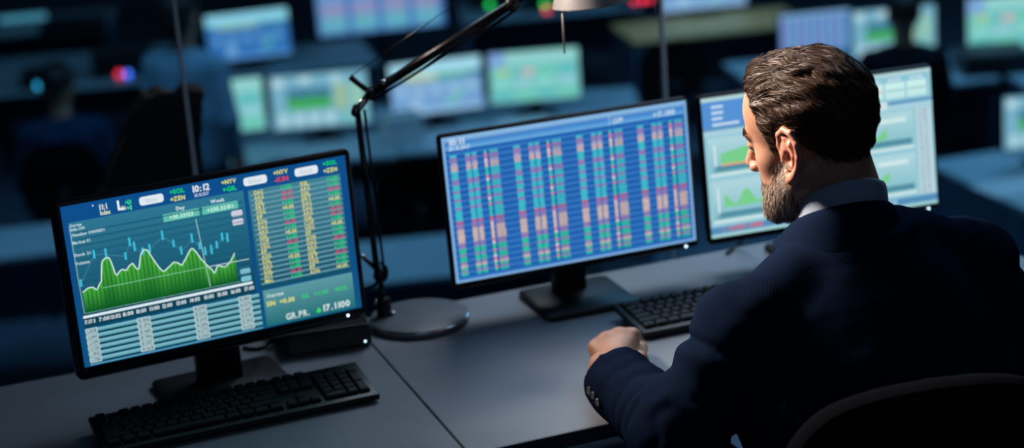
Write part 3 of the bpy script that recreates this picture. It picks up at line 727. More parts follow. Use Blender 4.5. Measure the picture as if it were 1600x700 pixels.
# ================================================================== the seated man
def fabric(name, col, rough=.85, sheen=.25):
    m = mat(name, col, rough, spec=.0, sheen=sheen, noise=.12, nscale=400); nt = m.node_tree; b = nt.nodes['Principled BSDF']
    tc = nt.nodes.new('ShaderNodeTexCoord'); mp = nt.nodes.new('ShaderNodeMapping'); mp.inputs['Rotation'].default_value = (.5, .4, .7)
    wv = nt.nodes.new('ShaderNodeTexWave'); wv.inputs['Scale'].default_value = 125; wv.inputs['Distortion'].default_value = .6
    bp = nt.nodes.new('ShaderNodeBump'); bp.inputs['Strength'].default_value = .16; bp.inputs['Distance'].default_value = .0010
    nt.links.new(tc.outputs['Object'], mp.inputs[0]); nt.links.new(mp.outputs[0], wv.inputs[0]); nt.links.new(wv.outputs['Fac'], bp.inputs['Height']); nt.links.new(bp.outputs[0], b.inputs['Normal'])
    return m
M['suit'] = fabric('navy_suit', (.0050, .0100, .0250), .9, .0)
M['shirt'] = fabric('pale_shirt', (.27, .33, .42), .7, .1)
M['skin'] = mat('skin', (.4, .2, .14), .48, attr='Col', noise=.10, nscale=220, bump=.18, bscale=700)
M['skin'].node_tree.nodes['Principled BSDF'].inputs['Subsurface Weight'].default_value = .12
M['skin'].node_tree.nodes['Principled BSDF'].inputs['Subsurface Radius'].default_value = (.006, .002, .001)
M['hair'] = mat('hair', (.05, .03, .02), .5, attr='Col', spec=.22)
M['shoe'] = mat('shoe_leather', (.012, .010, .010), .3, noise=.1)
M['button'] = mat('button_horn', (.05, .055, .065), .25, noise=.2, nscale=80)
EC = np.array([.447, 2.575, 1.177])                  # between the ears
HM = np.array((Matrix.Rotation(R(47), 3, 'Z') @ Matrix.Rotation(R(-11), 3, 'X') @ Matrix.Rotation(R(-3), 3, 'Y')))
def h2w(P): return P @ HM.T+EC
def w2h(P): return (np.asarray(P, float)-EC) @ HM
NB = np.array([.497, 2.545, 1.035])                  # base of the neck
TA = R(10); TF = np.array([-math.sin(TA), math.cos(TA), 0]); TR = np.array([math.cos(TA), math.sin(TA), 0])
man = thing('person', 'bearded man in a dark navy suit seated at the desk with a fist on it', 'person', (.52, 2.42, 0))
manO = np.array([.52, 2.42, 0])
# ---- head
hv = Vol((-.10, -.145, -.21), (.10, .15, .155), .0019)
hv.add(lambda X, Y, Z: ell(X, Y, Z, (0, -.003, .050), (.0755, .0965, .078)), hv.lo, hv.lo+hv.h*hv.n); hv.ell((0, .036, .052), (.063, .060, .062), .02); hv.ell((0, .045, -.018), (.058, .050, .070), .02)
hv.ell((0, .040, -.062), (.052, .050, .044), .02)
for sx in (-1, 1):
    hv.cone((sx*.055, .004, -.042), (sx*.026, .072, -.090), .019, .018, .018); hv.ell((sx*.042, .050, -.012), (.016, .016, .015), .02)
    hv.cone((sx*.040, .080, .027), (sx*.008, .092, .027), .010, .010, .010)
hv.ell((0, .083, -.093), (.024, .018, .020), .014)
for sx in (-1, 1): hv.ell((sx*.032, .104, .008), (.016, .011, .009), .012, True)
for sx in (-1, 1): hv.ell((sx*.032, .0795, .0105), (.0145, .0140, .0098), .003)
hv.cone((0, .096, .018), (0, .119, -.024), .0075, .0105, .011)
for sx in (-1, 1): hv.ell((sx*.0125, .105, -.030), (.008, .011, .008), .006)
hv.cone((-.022, .089, -.060), (0, .098, -.056), .006, .007, .005); hv.cone((.022, .089, -.060), (0, .098, -.056), .006, .007, .005); hv.cone((-.018, .089, -.068), (.018, .089, -.068), .008, .008, .006)
nb = w2h(NB); nb2 = w2h(NB+TF*.03+np.array([0, 0, -.03]))
hv.cone((0, -.020, -.03), nb, .056, .060, .025); hv.cone((0, .010, -.05), nb2, .050, .055, .02)
for sx in (-1, 1): hv.cone((sx*.058, -.014, -.03), w2h(NB+TF*.055+TR*sx*.015), .014, .013, .012)
FH = hv.F.copy()
for sx in (-1, 1):                                  # ears
    def e3(a, b, o_=0): return np.array([sx*(.0735-(a*1.15-.006)*.40+o_), a*1.15+.002, b*1.17-.001])
    hv.chain([e3(.004, .000), e3(.007, .014), e3(.004, .027), e3(-.008, .034), e3(-.021, .030), e3(-.028, .016), e3(-.027, .0), e3(-.020, -.014), e3(-.010, -.025)], [.0042]*3+[.0047]*4+[.0045, .0065], .003)
    hv.chain([e3(-.010, -.025), e3(-.001, -.030), e3(.003, -.020)], [.0065, .0068, .005], .004)
    hv.chain([e3(-.004, .024, -.001), e3(-.015, .015, -.001), e3(-.0175, .001, -.001), e3(-.011, -.012, -.001)], [.0034, .0042, .0042, .0035], .003)
    hv.add(lambda X, Y, Z: ell(X, Y, Z, e3(-.011, .004, -.006), (.0075, .017, .029)), e3(-.011, .004, -.006)-.03, e3(-.011, .004, -.006)+.03, .003)
    hv.ell(e3(-.006, -.002, .0035), (.0065, .008, .0105), .003, True); hv.ell(e3(-.010, .022, .003), (.003, .0045, .006), .002, True)
    hv.cone(e3(.005, -.006), e3(.003, .002), .0045, .004, .003)
V, Q = hv.mesh(1); 
xs, ys, zs = V.T
skin = np.array([.36, .185, .118])
C = np.tile(skin, (len(V), 1))
ear = np.abs(xs) > .0765; C[ear & (ys < .02)] = (.46, .20, .135)
C[(ys > .10) & (zs < -.012) & (zs > -.045)] = (.44, .20, .14); lipm = (np.abs(xs) < .024) & (zs < -.05) & (zs > -.075) & (ys > .085); C[lipm] = (.32, .13, .11)
C[(zs < -.01) & (ys > .0) & (zs > -.12)] *= .92
body_V = [h2w(V)]; body_Q = [Q]; body_C = [C]; off = len(V)
for sx in (-1, 1):                                  # eyeballs
    bme = bmesh.new(); bmesh.ops.create_uvsphere(bme, u_segments=16, v_segments=12, radius=.0122); bmesh.ops.triangulate(bme, faces=bme.faces)
    ev = np.array([v.co[:] for v in bme.verts]); eq = np.array([[v.index for v in f.verts]+[f.verts[2].index] for f in bme.faces])
    bme.verts.index_update(); fr_ = ev[:, 1]/.0122; ec = np.where((fr_ > .9)[:, None], (.02, .015, .012), np.where((fr_ > .78)[:, None], (.10, .07, .05), (.6, .58, .55)))
    ov = h2w(ev+np.array([sx*.032, .0790, .008])); mesh_e = (ov, eq, ec)
    o = np_mesh('eye', mesh_e[0]-manO, np.array([[a, b, c] for a, b, c, d in mesh_e[1]]), M['skin'], man, True, mesh_e[2]); o['label'] = 'eye'
# ---- hair
sl, X, Y, Z = hv.grid()
def hair_line(y): return np.interp(y, [-.13, -.075, -.045, -.028, -.020, -.008, .008, .013, .017, .033, .039, .048, .062, .085, .105], [-.038, -.036, -.028, -.016, .012, .040, .038, .026, -.012, -.012, .022, .062, .082, .092, .098])
mval = (Z-hair_line(Y)); mask = np.clip(mval/.022, 0, 1); mask = mask*mask*(3-2*mask)
side = np.clip((np.abs(X)-.045)/.03, 0, 1)*np.clip((.075-Z)/.05, 0, 1)
base_t = .0035+.0025*np.clip((Z-.07)/.05, 0, 1)-.003*side
base_t += .008*np.exp(-((Y-.060)/.035)**2-((Z-.122)/.035)**2)+.001*np.exp(-((Y+.085)/.05)**2-((Z-.05)/.07)**2)
base_t = np.where((Y > .010) & (Z < .03) & (Y < .05), .0025, base_t)
locks = vnoise(X*1.6, Y*.55+Z*.35, Z*1.1, 60, 3)*.0042+vnoise(X*1.5, Y*.4+Z*.3, Z*1.4, 130, 5)*.0018
FHair = (FH-(base_t+locks*np.clip(mask*1.5, 0, 1))*mask+.004*(1-mask)).astype(np.float32)
FHair = np.maximum(FHair, -mval-.004)
HV, HQ = hv.mesh(1, FHair)
hc = np.array([.030, .0160, .0098])
hair = np_mesh('hair', h2w(HV)-manO, HQ, M['hair'], man, True, np.tile(hc, (len(HV), 1))); hair['label'] = 'dark brown swept-back hair'
def flow(P):
    y, z, x = P[:, 1], P[:, 2], P[:, 0]
    a = np.interp(y, [-.11, -.085, -.05, 0, .05, .09], [-2.6, -1.6, -.55, -.25, .12, .9])
    sd = np.clip((np.abs(x)-.04)/.03, 0, 1)*np.clip((.08-z)/.05, 0, 1)
    d = np.stack([.30*1.8*vnoise(x, y*.6, z, 55, 11)+.15*np.sign(x)*0, -np.ones_like(y), a-.35*sd], -1)
    d[:, 2] += .6*vnoise(x, y*.6, z, 60, 12)
    return d
def grow(P0, K, step, lift0, lift1, F, flowf, jit=.12):
    P = P0.copy(); out = [P.copy()]; N = hv.grad(P, F); Ns = [N.copy()]; J = rng.normal(0, jit, P.shape)
    for k in range(1, K):
        d = flowf(P)+J; N = hv.grad(P, F); d = d-N*(d*N).sum(1, keepdims=True); d /= np.linalg.norm(d, axis=1, keepdims=True)+1e-9
        P = P+d*step[:, None]; N = hv.grad(P, F); lift = lift0+(lift1-lift0)*k/(K-1)
        P = P-N*np.clip(hv.sample(P, F)-lift, -.006, .006)[:, None]; out.append(P.copy()); Ns.append(N)
    return np.stack(out, 1), np.stack(Ns, 1)
sel = np.where((HV[:, 2]-hair_line(HV[:, 1]) > .001))[0]
n = 15000; r0 = HV[rng.choice(sel, n)]+rng.normal(0, .0008, (n, 3))
napew = np.where(r0[:, 1] < .0, np.clip((r0[:, 2]-hair_line(r0[:, 1]))/.05, .22, 1), 1)
P, N = grow(r0, 7, rng.uniform(.0045, .0085, n)*napew, np.full(n, -.001), rng.uniform(.0008, .0058, n), FHair, flow, .16)
cols = hc[None]*rng.uniform(.7, 2.0, (n, 1))*np.array([1.08, 1, .95])
short = (r0[:, 1] > .008) & (r0[:, 1] < .045) & (r0[:, 2] < .03)
grey = short & (rng.random(n) < .45); cols[grey] = np.array([.20, .17, .14])
P = np.where(short[:, None, None], P[:, :1]+(P-P[:, :1])*.45, P)
so = ribbons(h2w(P.reshape(-1, 3)).reshape(P.shape)-manO, (N.reshape(-1, 3) @ HM.T).reshape(N.shape), rng.uniform(.0008, .0020, n), cols, 'hair_strands', M['hair'], hair); so['kind'] = 'stuff'
# ---- beard and brows
hx, hy, hz = V.T
cheek = np.interp(hy, [.0, .012, .03, .042, .055, .07, .085, .11], [-.03, -.008, -.010, -.030, -.044, -.046, -.040, -.038])
bsel = np.where((hy > .010) & (hz < cheek) & (hz > -.118) & (np.abs(hx) < .072) & ~((np.abs(hx) < .022) & (hz < -.052) & (hz > -.074) & (hy > .086)) & ~((hy < .03) & (hz < -.085)))[0]
nb_ = 9000; r0 = V[rng.choice(bsel, nb_)]+rng.normal(0, .0006, (nb_, 3))
def bflow(P): return np.stack([.25*vnoise(P[:, 0], P[:, 1], P[:, 2], 90, 21), .35+.3*vnoise(P[:, 0], P[:, 1], P[:, 2], 80, 22), -np.ones(len(P))], -1)
chinw = np.clip((-.05-r0[:, 2])/.04, 0, 1)
P, N = grow(r0, 5, .0020+.0024*chinw, np.full(nb_, -.0005), .0015+.0075*chinw*rng.uniform(.4, 1, nb_), FH, bflow, .22)
gr = rng.random(nb_) < (.66-.36*chinw); cols = np.where(gr[:, None], np.array([[.40, .34, .29]]), np.array([[.075, .048, .033]]))*rng.uniform(.6, 1.3, (nb_, 1))  # grizzled cheeks; darker hair towards the chin paints in the shadow there
bo = ribbons(h2w(P.reshape(-1, 3)).reshape(P.shape)-manO, (N.reshape(-1, 3) @ HM.T).reshape(N.shape), rng.uniform(.0005, .0010, nb_), cols, 'beard', M['hair'], man); bo['label'] = 'greying brown beard'; bo['kind'] = 'stuff'
br = np.where((np.abs(hx) > .012) & (np.abs(hx) < .048) & (hy > .07) & (hz > .026-.15*(np.abs(hx)-.03)**2) & (hz < .035))[0]
r0 = V[rng.choice(br, 700)]
P, N = grow(r0, 4, np.full(700, .0028), np.full(700, 0.), np.full(700, .0022), FH, lambda P: np.stack([np.sign(P[:, 0]), 0*P[:, 0], .25+0*P[:, 0]], -1), .2)
bo = ribbons(h2w(P.reshape(-1, 3)).reshape(P.shape)-manO, (N.reshape(-1, 3) @ HM.T).reshape(N.shape), np.full(700, .0008), np.tile([.05, .032, .022], (700, 1)), 'eyebrows', M['hair'], man); bo['kind'] = 'stuff'
# ---- skeleton points of the clothed body (world)
SL, EL, WL = np.array([.327, 2.462, .948]), np.array([.218, 2.455, .782]), np.array([.126, 2.715, .792])
SR, ER, WR = np.array([.665, 2.56, .982]), np.array([.79, 2.675, .775]), np.array([.68, 2.915, .80])
TZ = [.44, .50, .58, .66, .76, .86, .94, 1.00, 1.05, 1.10]
THW = [.195, .200, .196, .188, .198, .210, .200, .160, .095, .066]
THD = [.135, .140, .135, .128, .130, .132, .122, .100, .078, .064]
TCF = [-.06, -.055, -.045, -.035, -.015, .005, .03, .045, .055, .06]           # forward lean of each station
TC0 = np.array([.505, 2.478, 0])
def torso(X, Y, Z, grow_=0.):
    x = (X-TC0[0])*TR[0]+(Y-TC0[1])*TR[1]; y = (X-TC0[0])*TF[0]+(Y-TC0[1])*TF[1]-np.interp(Z, TZ, TCF)
    Z = Z+(.018-.13*x)*np.clip((Z-.75)/.15, 0, 1)
    hw = np.interp(Z, TZ, THW)+grow_; hd = np.interp(Z, TZ, THD)+grow_
    rr = ((np.abs(x)/hw)**2.5+(np.abs(y)/hd)**2.5)**(1/2.5)
    return np.maximum((rr-1)*np.minimum(hw, hd), np.maximum(Z-1.075, .46-Z)-grow_)
# ---- body under the clothes and the hands, joined with the head to one mesh
def add_body(Vw, Q_, c):
    global off
    body_V.append(Vw); body_Q.append(Q_+off); body_C.append(np.tile(c, (len(Vw), 1)) if np.ndim(c) == 1 else c); off += len(Vw)
bv = Vol((.10, 2.15, .42), (.95, 3.02, 1.12), .011)
bv.add(lambda X, Y, Z: torso(X, Y, Z, -.03), (.2, 2.2, .44), (.85, 2.8, 1.1))
for s_, e_, w_ in ((SL, EL, WL), (SR, ER, WR)): bv.chain([s_, e_, w_], [.042, .036, .026], .02)
bv.cone(NB+np.array([0, 0, .04]), NB-np.array([0, 0, .06]), .05, .06, .03)
a_, b_ = bv.mesh(2); add_body(a_, b_, skin)
def hand(wr, kn, drop, thumb, h=.0017, curl=True, dirn=None):
    lo = np.min([wr, *kn, *thumb], axis=0)-.06; hi = np.max([wr, *kn, *thumb], axis=0)+.06; v_ = Vol(lo, hi, h)
    fw_ = dirn
    v_.cone(wr-fw_*.06, wr, .028, .026)
    for i, k_ in enumerate(kn): v_.cone(wr+(k_-wr)*.12+np.array([0, 0, -.004]), k_-np.array([0, 0, .004]), .019, .0135, .016); v_.ell(k_+np.array([0, 0, .0015]), (.0095, .0105, .0085), .008)
    for i, k_ in enumerate(kn):
        L = (.030, .036, .040, .036)[i]
        if curl: pts = [k_-np.array([0, 0, .003]), k_+fw_*.016*(1 if i else .8)+np.array([0, 0, -L*.85]), k_-fw_*.010+np.array([0, 0, -L*.85-.012]), k_-fw_*.028+np.array([0, 0, -L*.8])]
        else: pts = [k_, k_+fw_*L+np.array([0, 0, -.006]), k_+fw_*(L+.022)+np.array([0, 0, -.018]), k_+fw_*(L+.034)+np.array([0, 0, -.030])]
        for p_ in pts: p_[2] = max(p_[2], DT+.0095+drop)
        v_.chain(pts, [.0108, .0098, .0092, .0085], .004)
    v_.chain(thumb, [.017, .0125, .0105, .0092], .007)
    return v_.mesh(2)
kz = .812
KN = [at(931, 541, kz-.012), at(948, 529, kz-.003), at(968, 522, kz+.001), at(989, 523, kz-.003)]
hd_ = np.array([.06, .998, 0]); WH = np.array([.150, 2.715, .787])
TH = [WH+np.array([.028, .025, -.014]), at(1000, 562, .785), at(1001, 545, .772), at(990, 534, .766)]
hv2, hq2 = hand(WH+np.array([0, .02, 0]), KN, 0, TH, dirn=hd_)
hcv = np.tile(skin*1.0, (len(hv2), 1)); hcv *= (1+.12*vnoise(hv2[:, 0], hv2[:, 1], hv2[:, 2], 60, 31))[:, None]; add_body(hv2, hq2, hcv)
fR = np.array([-.25, .968, 0]); rR = np.array([.968, .25, 0]); w_ = WR+fR*.02
KR = [w_+fR*.088+rR*d_+np.array([0, 0, -.002+z_]) for d_, z_ in ((.034, -.006), (.013, 0), (-.009, .001), (-.031, -.002))]
THR = [w_+fR*.02-rR*.028+np.array([0, 0, -.012]), w_+fR*.05-rR*.05+np.array([0, 0, -.014]), w_+fR*.078-rR*.052+np.array([0, 0, -.016]), w_+fR*.095-rR*.045+np.array([0, 0, -.018])]
a_, b_ = hand(w_, KR, .032, THR, h=.0025, curl=False, dirn=fR); add_body(a_, b_, skin)
body = np_mesh('body', np.concatenate(body_V)-manO, np.concatenate(body_Q), M['skin'], man, True, np.concatenate(body_C))
# ---- jacket
jv = Vol((.05, 2.14, .46), (.98, 3.02, 1.13), .005)
jv.add(torso, (.2, 2.2, .46), (.85, 2.85, 1.1))
NT = NB+np.array([0, 0, -.014])
for s_ in (SL, SR):
    d_ = (s_-NT); sh_ = np.array([0, 0, .012])
    jv.cone(NT, NT+d_*.55+sh_*.9, .052, .048, .03); jv.cone(NT+d_*.55+sh_*.9, s_+np.array([0, 0, .006]), .048, .052, .025)
def sleeve(s_, e_, w_, r, seed, sg):
    ax1 = e_-s_; ax2 = w_-e_; l1 = np.linalg.norm(ax1); l2 = np.linalg.norm(ax2)
    lo = np.minimum(np.minimum(s_, e_), w_)-.1; hi = np.maximum(np.maximum(s_, e_), w_)+.1
    def fn(X, Y, Z):
        d1 = cone(X, Y, Z, s_, e_, r[0], r[1]); d2 = cone(X, Y, Z, e_, w_, r[1], r[2]); d = smin(d1, d2, .035)
        t1 = ((X-s_[0])*ax1[0]+(Y-s_[1])*ax1[1]+(Z-s_[2])*ax1[2])/l1; t2 = ((X-e_[0])*ax2[0]+(Y-e_[1])*ax2[1]+(Z-e_[2])*ax2[2])/l2
        # folds: gathered at the elbow, under the sleeve head and along the forearm
        de = np.sqrt((X-e_[0])**2+(Y-e_[1])**2+(Z-e_[2])**2); m_e = np.exp(-(de/.10)**2)
        tt = np.where(d1 < d2, t1, l1+t2)
        wob = vnoise(X, Y, Z, 14, seed)*.9
        fold = np.abs(np.sin(tt*62+wob*3.2+1.5*vnoise(X, Y, Z, 30, seed+1)))
        d = d-(.0055*m_e+.0022)*(fold-.5)*1.1-.0035*vnoise(X, Y, Z, 22, seed+2)
        d = d-.006*np.exp(-((t1-.012)/.022)**2)                     # roped sleeve head
        if sg < 0: d = d+.011*np.exp(-((t1-.062-.25*(Y-s_[1]))/.008)**2)-.006*np.exp(-((t1-.085-.25*(Y-s_[1]))/.016)**2)   # fold under the sleeve head
        cut = t2-(l2-.064)
        return np.maximum(d, cut)
    jv.add(fn, lo, hi, .010)
    wd = ax2/l2; jv.cone(w_-wd*.10, w_+wd*.06, r[2]-.005, r[2]-.004, .0, True)   # hollow cuff
sleeve(SL, EL, WL, (.066, .061, .0520), 41, -1); sleeve(SR, ER, WR, (.066, .058, .046), 51, 1)
sl, X, Y, Z = jv.grid()
xl = (X-TC0[0])*TR[0]+(Y-TC0[1])*TR[1]; yl = (X-TC0[0])*TF[0]+(Y-TC0[1])*TF[1]
D = .0030*vnoise(X*.8, Y*.8, Z*.5, 14, 61)+.0018*vnoise(X, Y, Z, 26, 62)
for sx, s_ in ((-1, SL), (1, SR)):                                   # pulls radiating from the arm holes
    dd = np.sqrt((X-s_[0])**2+(Y-s_[1])**2+(Z-s_[2]+.10)**2); an = np.arctan2(Z-s_[2]+.12, (xl-(-.17 if sx < 0 else .17))*sx*-1+1e-6)
    D += .0035*np.exp(-((dd-.13)/.045)**2)*np.sin(an*7+sx)*(yl < .1)
D -= .0016*np.exp(-(xl/.004)**2)*((yl < 0) & (Z < .98))                # centre back seam
jv.F = (jv.F-D).astype(np.float32)
jv.cone(NB+np.array([0, 0, -.01]), NB+np.array([-.012, .012, .12]), .058, .058, .004, True)     # neck opening
JV, JQ = jv.mesh(1)
jacket = np_mesh('jacket', JV-manO, JQ, M['suit'], man, True); jacket['label'] = 'dark navy suit jacket'
# collars: bands swept round the neck
def collar(name, m, rows, phi, parent, thick=.0025):
    """rows: (radius, dz) from the inner top edge outwards and down; z rises to the back"""
    vs = []; n_ = 40
    for ph in np.linspace(-phi, phi, n_):
        a = R(ph)
        for r_, dz, bk in rows:
            p_ = CC+(TR*math.sin(a)-TF*math.cos(a))*r_; p_[2] += dz+bk*math.cos(a); vs.append(p_)
    vs = np.array(vs); k = len(rows); qs = []
    for i in range(n_-1):
        for j in range(k-1): qs.append((i*k+j, i*k+j+1, (i+1)*k+j+1, (i+1)*k+j))
    o = np_mesh(name, vs-manO, np.array(qs), m, parent, True)
    md = o.modifiers.new('thickness', 'SOLIDIFY'); md.thickness = thick; md.offset = 0; s2 = o.modifiers.new('smooth', 'SUBSURF'); s2.levels = 1; s2.render_levels = 1
    return o
CC = np.array([.480, 2.555, 1.074])
cl = collar('shirt_collar', M['shirt'], [(.0585, -.055, .02), (.059, .0, .036), (.061, .022, .042), (.0635, .024, .042), (.0655, .014, .040), (.068, -.018, .03)], 158, man); cl['label'] = 'pale shirt collar'
cl = collar('jacket_collar', M['suit'], [(.0665, -.05, .02), (.0675, -.018, .036), (.070, -.008, .042), (.074, -.008, .041), (.081, -.018, .031), (.092, -.036, .016), (.102, -.050, .004)], 128, man, .0035); cl['label'] = 'jacket collar'
# cuff: shirt cuff and buttons
axl = (WL-EL)/np.linalg.norm(WL-EL)
bm = bmesh.new(); lathe(bm, [(.037, 0), (.038, .03), (.0385, .055), (.036, .0555), (.035, .03)], 32, Matrix.Translation(Vector(WL-axl*.114-manO)) @ Vector((0, 0, 1)).rotation_difference(Vector(axl)).to_matrix().to_4x4()); o = bm_obj('shirt_cuff', bm, M['shirt'], man, True)
from mathutils.bvhtree import BVHTree
bvh = BVHTree.FromPolygons([tuple(v) for v in JV], [tuple(int(i) for i in q) for q in JQ])
for px_, py_ in ((922, 610), (928.5, 617.5), (935.5, 628)):
    d_ = Vector(ray(px_, py_)).normalized(); hit = bvh.ray_cast(Vector((0, 0, CAMZ)), d_)
    if hit[0] is None: continue
    Pm = Matrix.Translation(hit[0]-Vector(manO)+hit[1]*.0005) @ Vector((0, 0, 1)).rotation_difference(hit[1]).to_matrix().to_4x4()
    bm = bmesh.new(); lathe(bm, [(.0063, 0), (.0066, .002), (.0058, .0032), (.0042, .0026), (0, .0024)], 20, Pm); smooth_by_angle(bm_obj('cuff_button', bm, M['button'], man), 40)
# ---- trousers and shoes
tv = Vol((.25, 2.15, .02), (.85, 3.05, .66), .010)
hipc = TC0+TF*-.055+np.array([0, 0, .52])
tv.ell(hipc, (.185, .145, .085), 0)
for sx in (-1, 1):
    hp = hipc+TR*sx*.09+np.array([0, 0, 0]); kn_ = hp+TF*.42+TR*sx*.05+np.array([0, 0, .01]); an_ = kn_+TF*.06+np.array([0, 0, -.45]); an_[2] = .09
    tv.chain([hp, kn_, an_], [.085, .066, .05], .03)
    s_ = Vol(an_+np.array([-.12, -.12, -.09]), an_+np.array([.12, .28, .06]), .006)
    s_.cone(an_-np.array([0, 0, .035]), an_+TF*.16-np.array([0, 0, .055]), .045, .034, .02); s_.add(lambda X, Y, Z: .004-Z+0*X, s_.lo, s_.lo+s_.h*s_.n, .002, False) if False else None
    s_.F = np.maximum(s_.F, (.004-s_.grid()[3])).astype(np.float32)
    a_, b_ = s_.mesh(2); np_mesh('shoe', a_-manO, b_, M['shoe'], man, True)
a_, b_ = tv.mesh(2); np_mesh('trousers', a_-manO, b_, M['suit'], man, True)

# ================================================================== office chair
M['chair'] = mat('chair_mesh_fabric', (.004, .0045, .006), .95, spec=.0, noise=.2, nscale=300, bump=.4, bscale=500)
ch = thing('office_chair', 'black office chair with rounded backrest behind the man', 'chair', (.545, 2.36, 0), TA)
cb = aty(1455, 592, 2.235)
bm = bmesh.new(); outline = [(.205, -.20), (.222, -.10), (.218, .02), (.195, .10), (.150, .150), (.08, .172), (0, .178)]
outl2 = spline(outline, 5); full = [(x, z) for x, z in outl2]+[(-x, z) for x, z in outl2[::-1][1:]]
cbl = Matrix.Rotation(-TA, 4, 'Z') @ (Vector(cb)-Vector((.545, 2.36, 0)))
rows = []
for y, s_ in ((-.018, .93), (-.022, .975), (-.012, 1.0), (.004, 1.0), (.012, .975), (.010, .93)):
    rows.append([bm.verts.new((cbl.x+x*s_, cbl.y+y+.35*x*x*1.2, cbl.z-.178+z*s_)) for x, z in full])
for a_, b_ in zip(rows, rows[1:]):
    for i in range(len(full)-1): bm.faces.new((a_[i], a_[i+1], b_[i+1], b_[i]))
    bm.faces.new((a_[-1], a_[0], b_[0], b_[-1]))
f1 = bm.faces.new(rows[0]); f2 = bm.faces.new(rows[-1]); bmesh.ops.triangulate(bm, faces=[f1, f2])
smooth_by_angle(bm_obj('backrest', bm, M['chair'], ch), 50)
bm = bmesh.new(); add_box(bm, (0, .03, .425), (.50, .48, .075), .03, 4); smooth_by_angle(bm_obj('seat', bm, M['chair'], ch), 50)
bl = [Vector((cbl.x, cbl.y-.03, cbl.z-.25)), Vector((cbl.x, cbl.y-.04, .50)), Vector((0, -.20, .375)), Vector((0, -.05, .37))]
tube_obj('back_support', spline(bl, 6), .022, M['plastic'], ch)
tube_obj('gas_column', [(0, .02, .10), (0, .02, .39)], .028, M['metal_dark'], ch, 16)
for k in range(5):
    a = R(72*k+20); d = Vector((math.cos(a), math.sin(a), 0)); c0_ = Vector((0, .02, 0))
    tube_obj('base_arm', [c0_+Vector((0, 0, .125)), c0_+d*.16+Vector((0, 0, .11)), c0_+d*.30+Vector((0, 0, .075))], [.028, .022, .016], M['plastic'], ch)
    pr_ = d.cross(Vector((0, 0, 1))); bm = bmesh.new()
    tube(bm, [c0_+d*.30+pr_*-.02+Vector((0, 0, .03)), c0_+d*.30+pr_*.02+Vector((0, 0, .03))], .029, 16); bm_obj('caster', bm, M['plastic'], ch, True)

# ================================================================== the lower hall (out of focus)
LDT = LOW+.74
M['sh_blue'] = fabric('blue_shirt', (.16, .28, .38), .8, .1); M['navy'] = fabric('navy_jacket', (.012, .030, .070), .9, .02); M['sh_dark'] = fabric('dark_pullover', (.012, .012, .018), .9, .02)
def hall_desk(label, x, y, wd, dp, yaw=0, m='low_desk', panel=True):
    t = thing('desk', label, 'desk', (x, y, LOW), yaw, 'desks in the lower hall')
    box_obj('desktop', (0, 0, .7275), (wd, dp, .025), M[m], t, .003, 1)
    for sx in (-1, 1): box_obj('side_panel', (sx*(wd/2-.02), 0, .3575), (.03, dp-.06, .715), M['low_blue'], t, .002, 1)
    if panel: box_obj('back_panel', (0, dp/2-.05, .48), (wd-.08, .02, .40), M['low_blue'], t, .002, 1)
    return t
def hall_monitor(label, cx, cy, wpx, yaw, draw, zc=LDT+.225, W=None, extra=0, stand=True, y=None):
    P_ = at(cx, cy, zc) if y is None else aty(cx, cy, y)
    dep = float((P_-np.array([0, 0, CAMZ]))@FW); W = W or wpx/(FPX/dep)/math.cos(yaw); H = W*.5625; zc = float(P_[2])
    t = thing('monitor', label, 'monitor', (P_[0], P_[1], LDT if stand else LOW), yaw); z = zc-(LDT if stand else LOW)
    mx = Matrix.Translation((0, 0, z)) @ Matrix.Rotation(-R(3), 4, 'X')
    bm = bmesh.new(); rounded_slab(bm, W+.018, H+.022, .03, .006, .003, 3, mx); bm_obj('housing', bm, M['plastic'], t)
    c = Canvas(W, H); draw(c); c.build('screen', M['screen'], t, mx @ Matrix.Translation((0, -.0006, 0)))
    if stand:
        box_obj('neck', (0, .05, z/2), (.06, .03, z), M['plastic'], t, .003, 1); box_obj('base', (0, .03, .006), (.22, .18, .012), M['plastic'], t, .003, 1)
    else:
        box_obj('post', (0, .05, z/2), (.08, .05, z), M['plastic'], t, .003, 1); box_obj('base', (0, .05, .015), (.7, .5, .03), M['plastic'], t, .004, 1)
    return t
def d_blue(c):
    c.grad(0, 0, 1, 1, (58, 120, 185), (48, 110, 180), 0); c.rect(0, 0, 1, .24, (140, 210, 232), 1); c.rect(.12, .25, .62, .32, (150, 185, 130), 1); c.rect(.62, .25, 1, .32, (40, 120, 130), 1)
    for k in range(5): c.rect(.08+.18*k, .48, .17+.18*k, .62, (96, 150, 205), 1)
    c.rect(.22, .66, .34, .88, (110, 165, 210), 1); c.poly([(.6, .8), (.78, .56), (.86, .6), (.7, .84)], lin((80, 160, 180)), 2); c.rect(0, .9, 1, 1, (80, 140, 205), 1)
def d_blue2(c):
    c.rect(0, 0, 1, 1, (120, 165, 212), 0); c.rect(0, 0, 1, .26, (165, 218, 236), 1); c.rect(.15, .26, .5, .36, (196, 205, 140), 1); c.rect(.5, .26, .85, .36, (70, 170, 130), 1); c.rect(.85, .26, 1, .36, (60, 120, 150), 1)
    for k in range(5): c.rect(.06+.19*k, .48, .17+.19*k, .60, (160, 195, 222), 1)
    c.poly([(.55, .86), (.74, .56), (.83, .6), (.66, .9)], lin((120, 190, 195)), 2); c.rect(.2, .7, .32, .88, (160, 195, 225), 1); c.rect(0, .92, 1, 1, (150, 190, 228), 1)
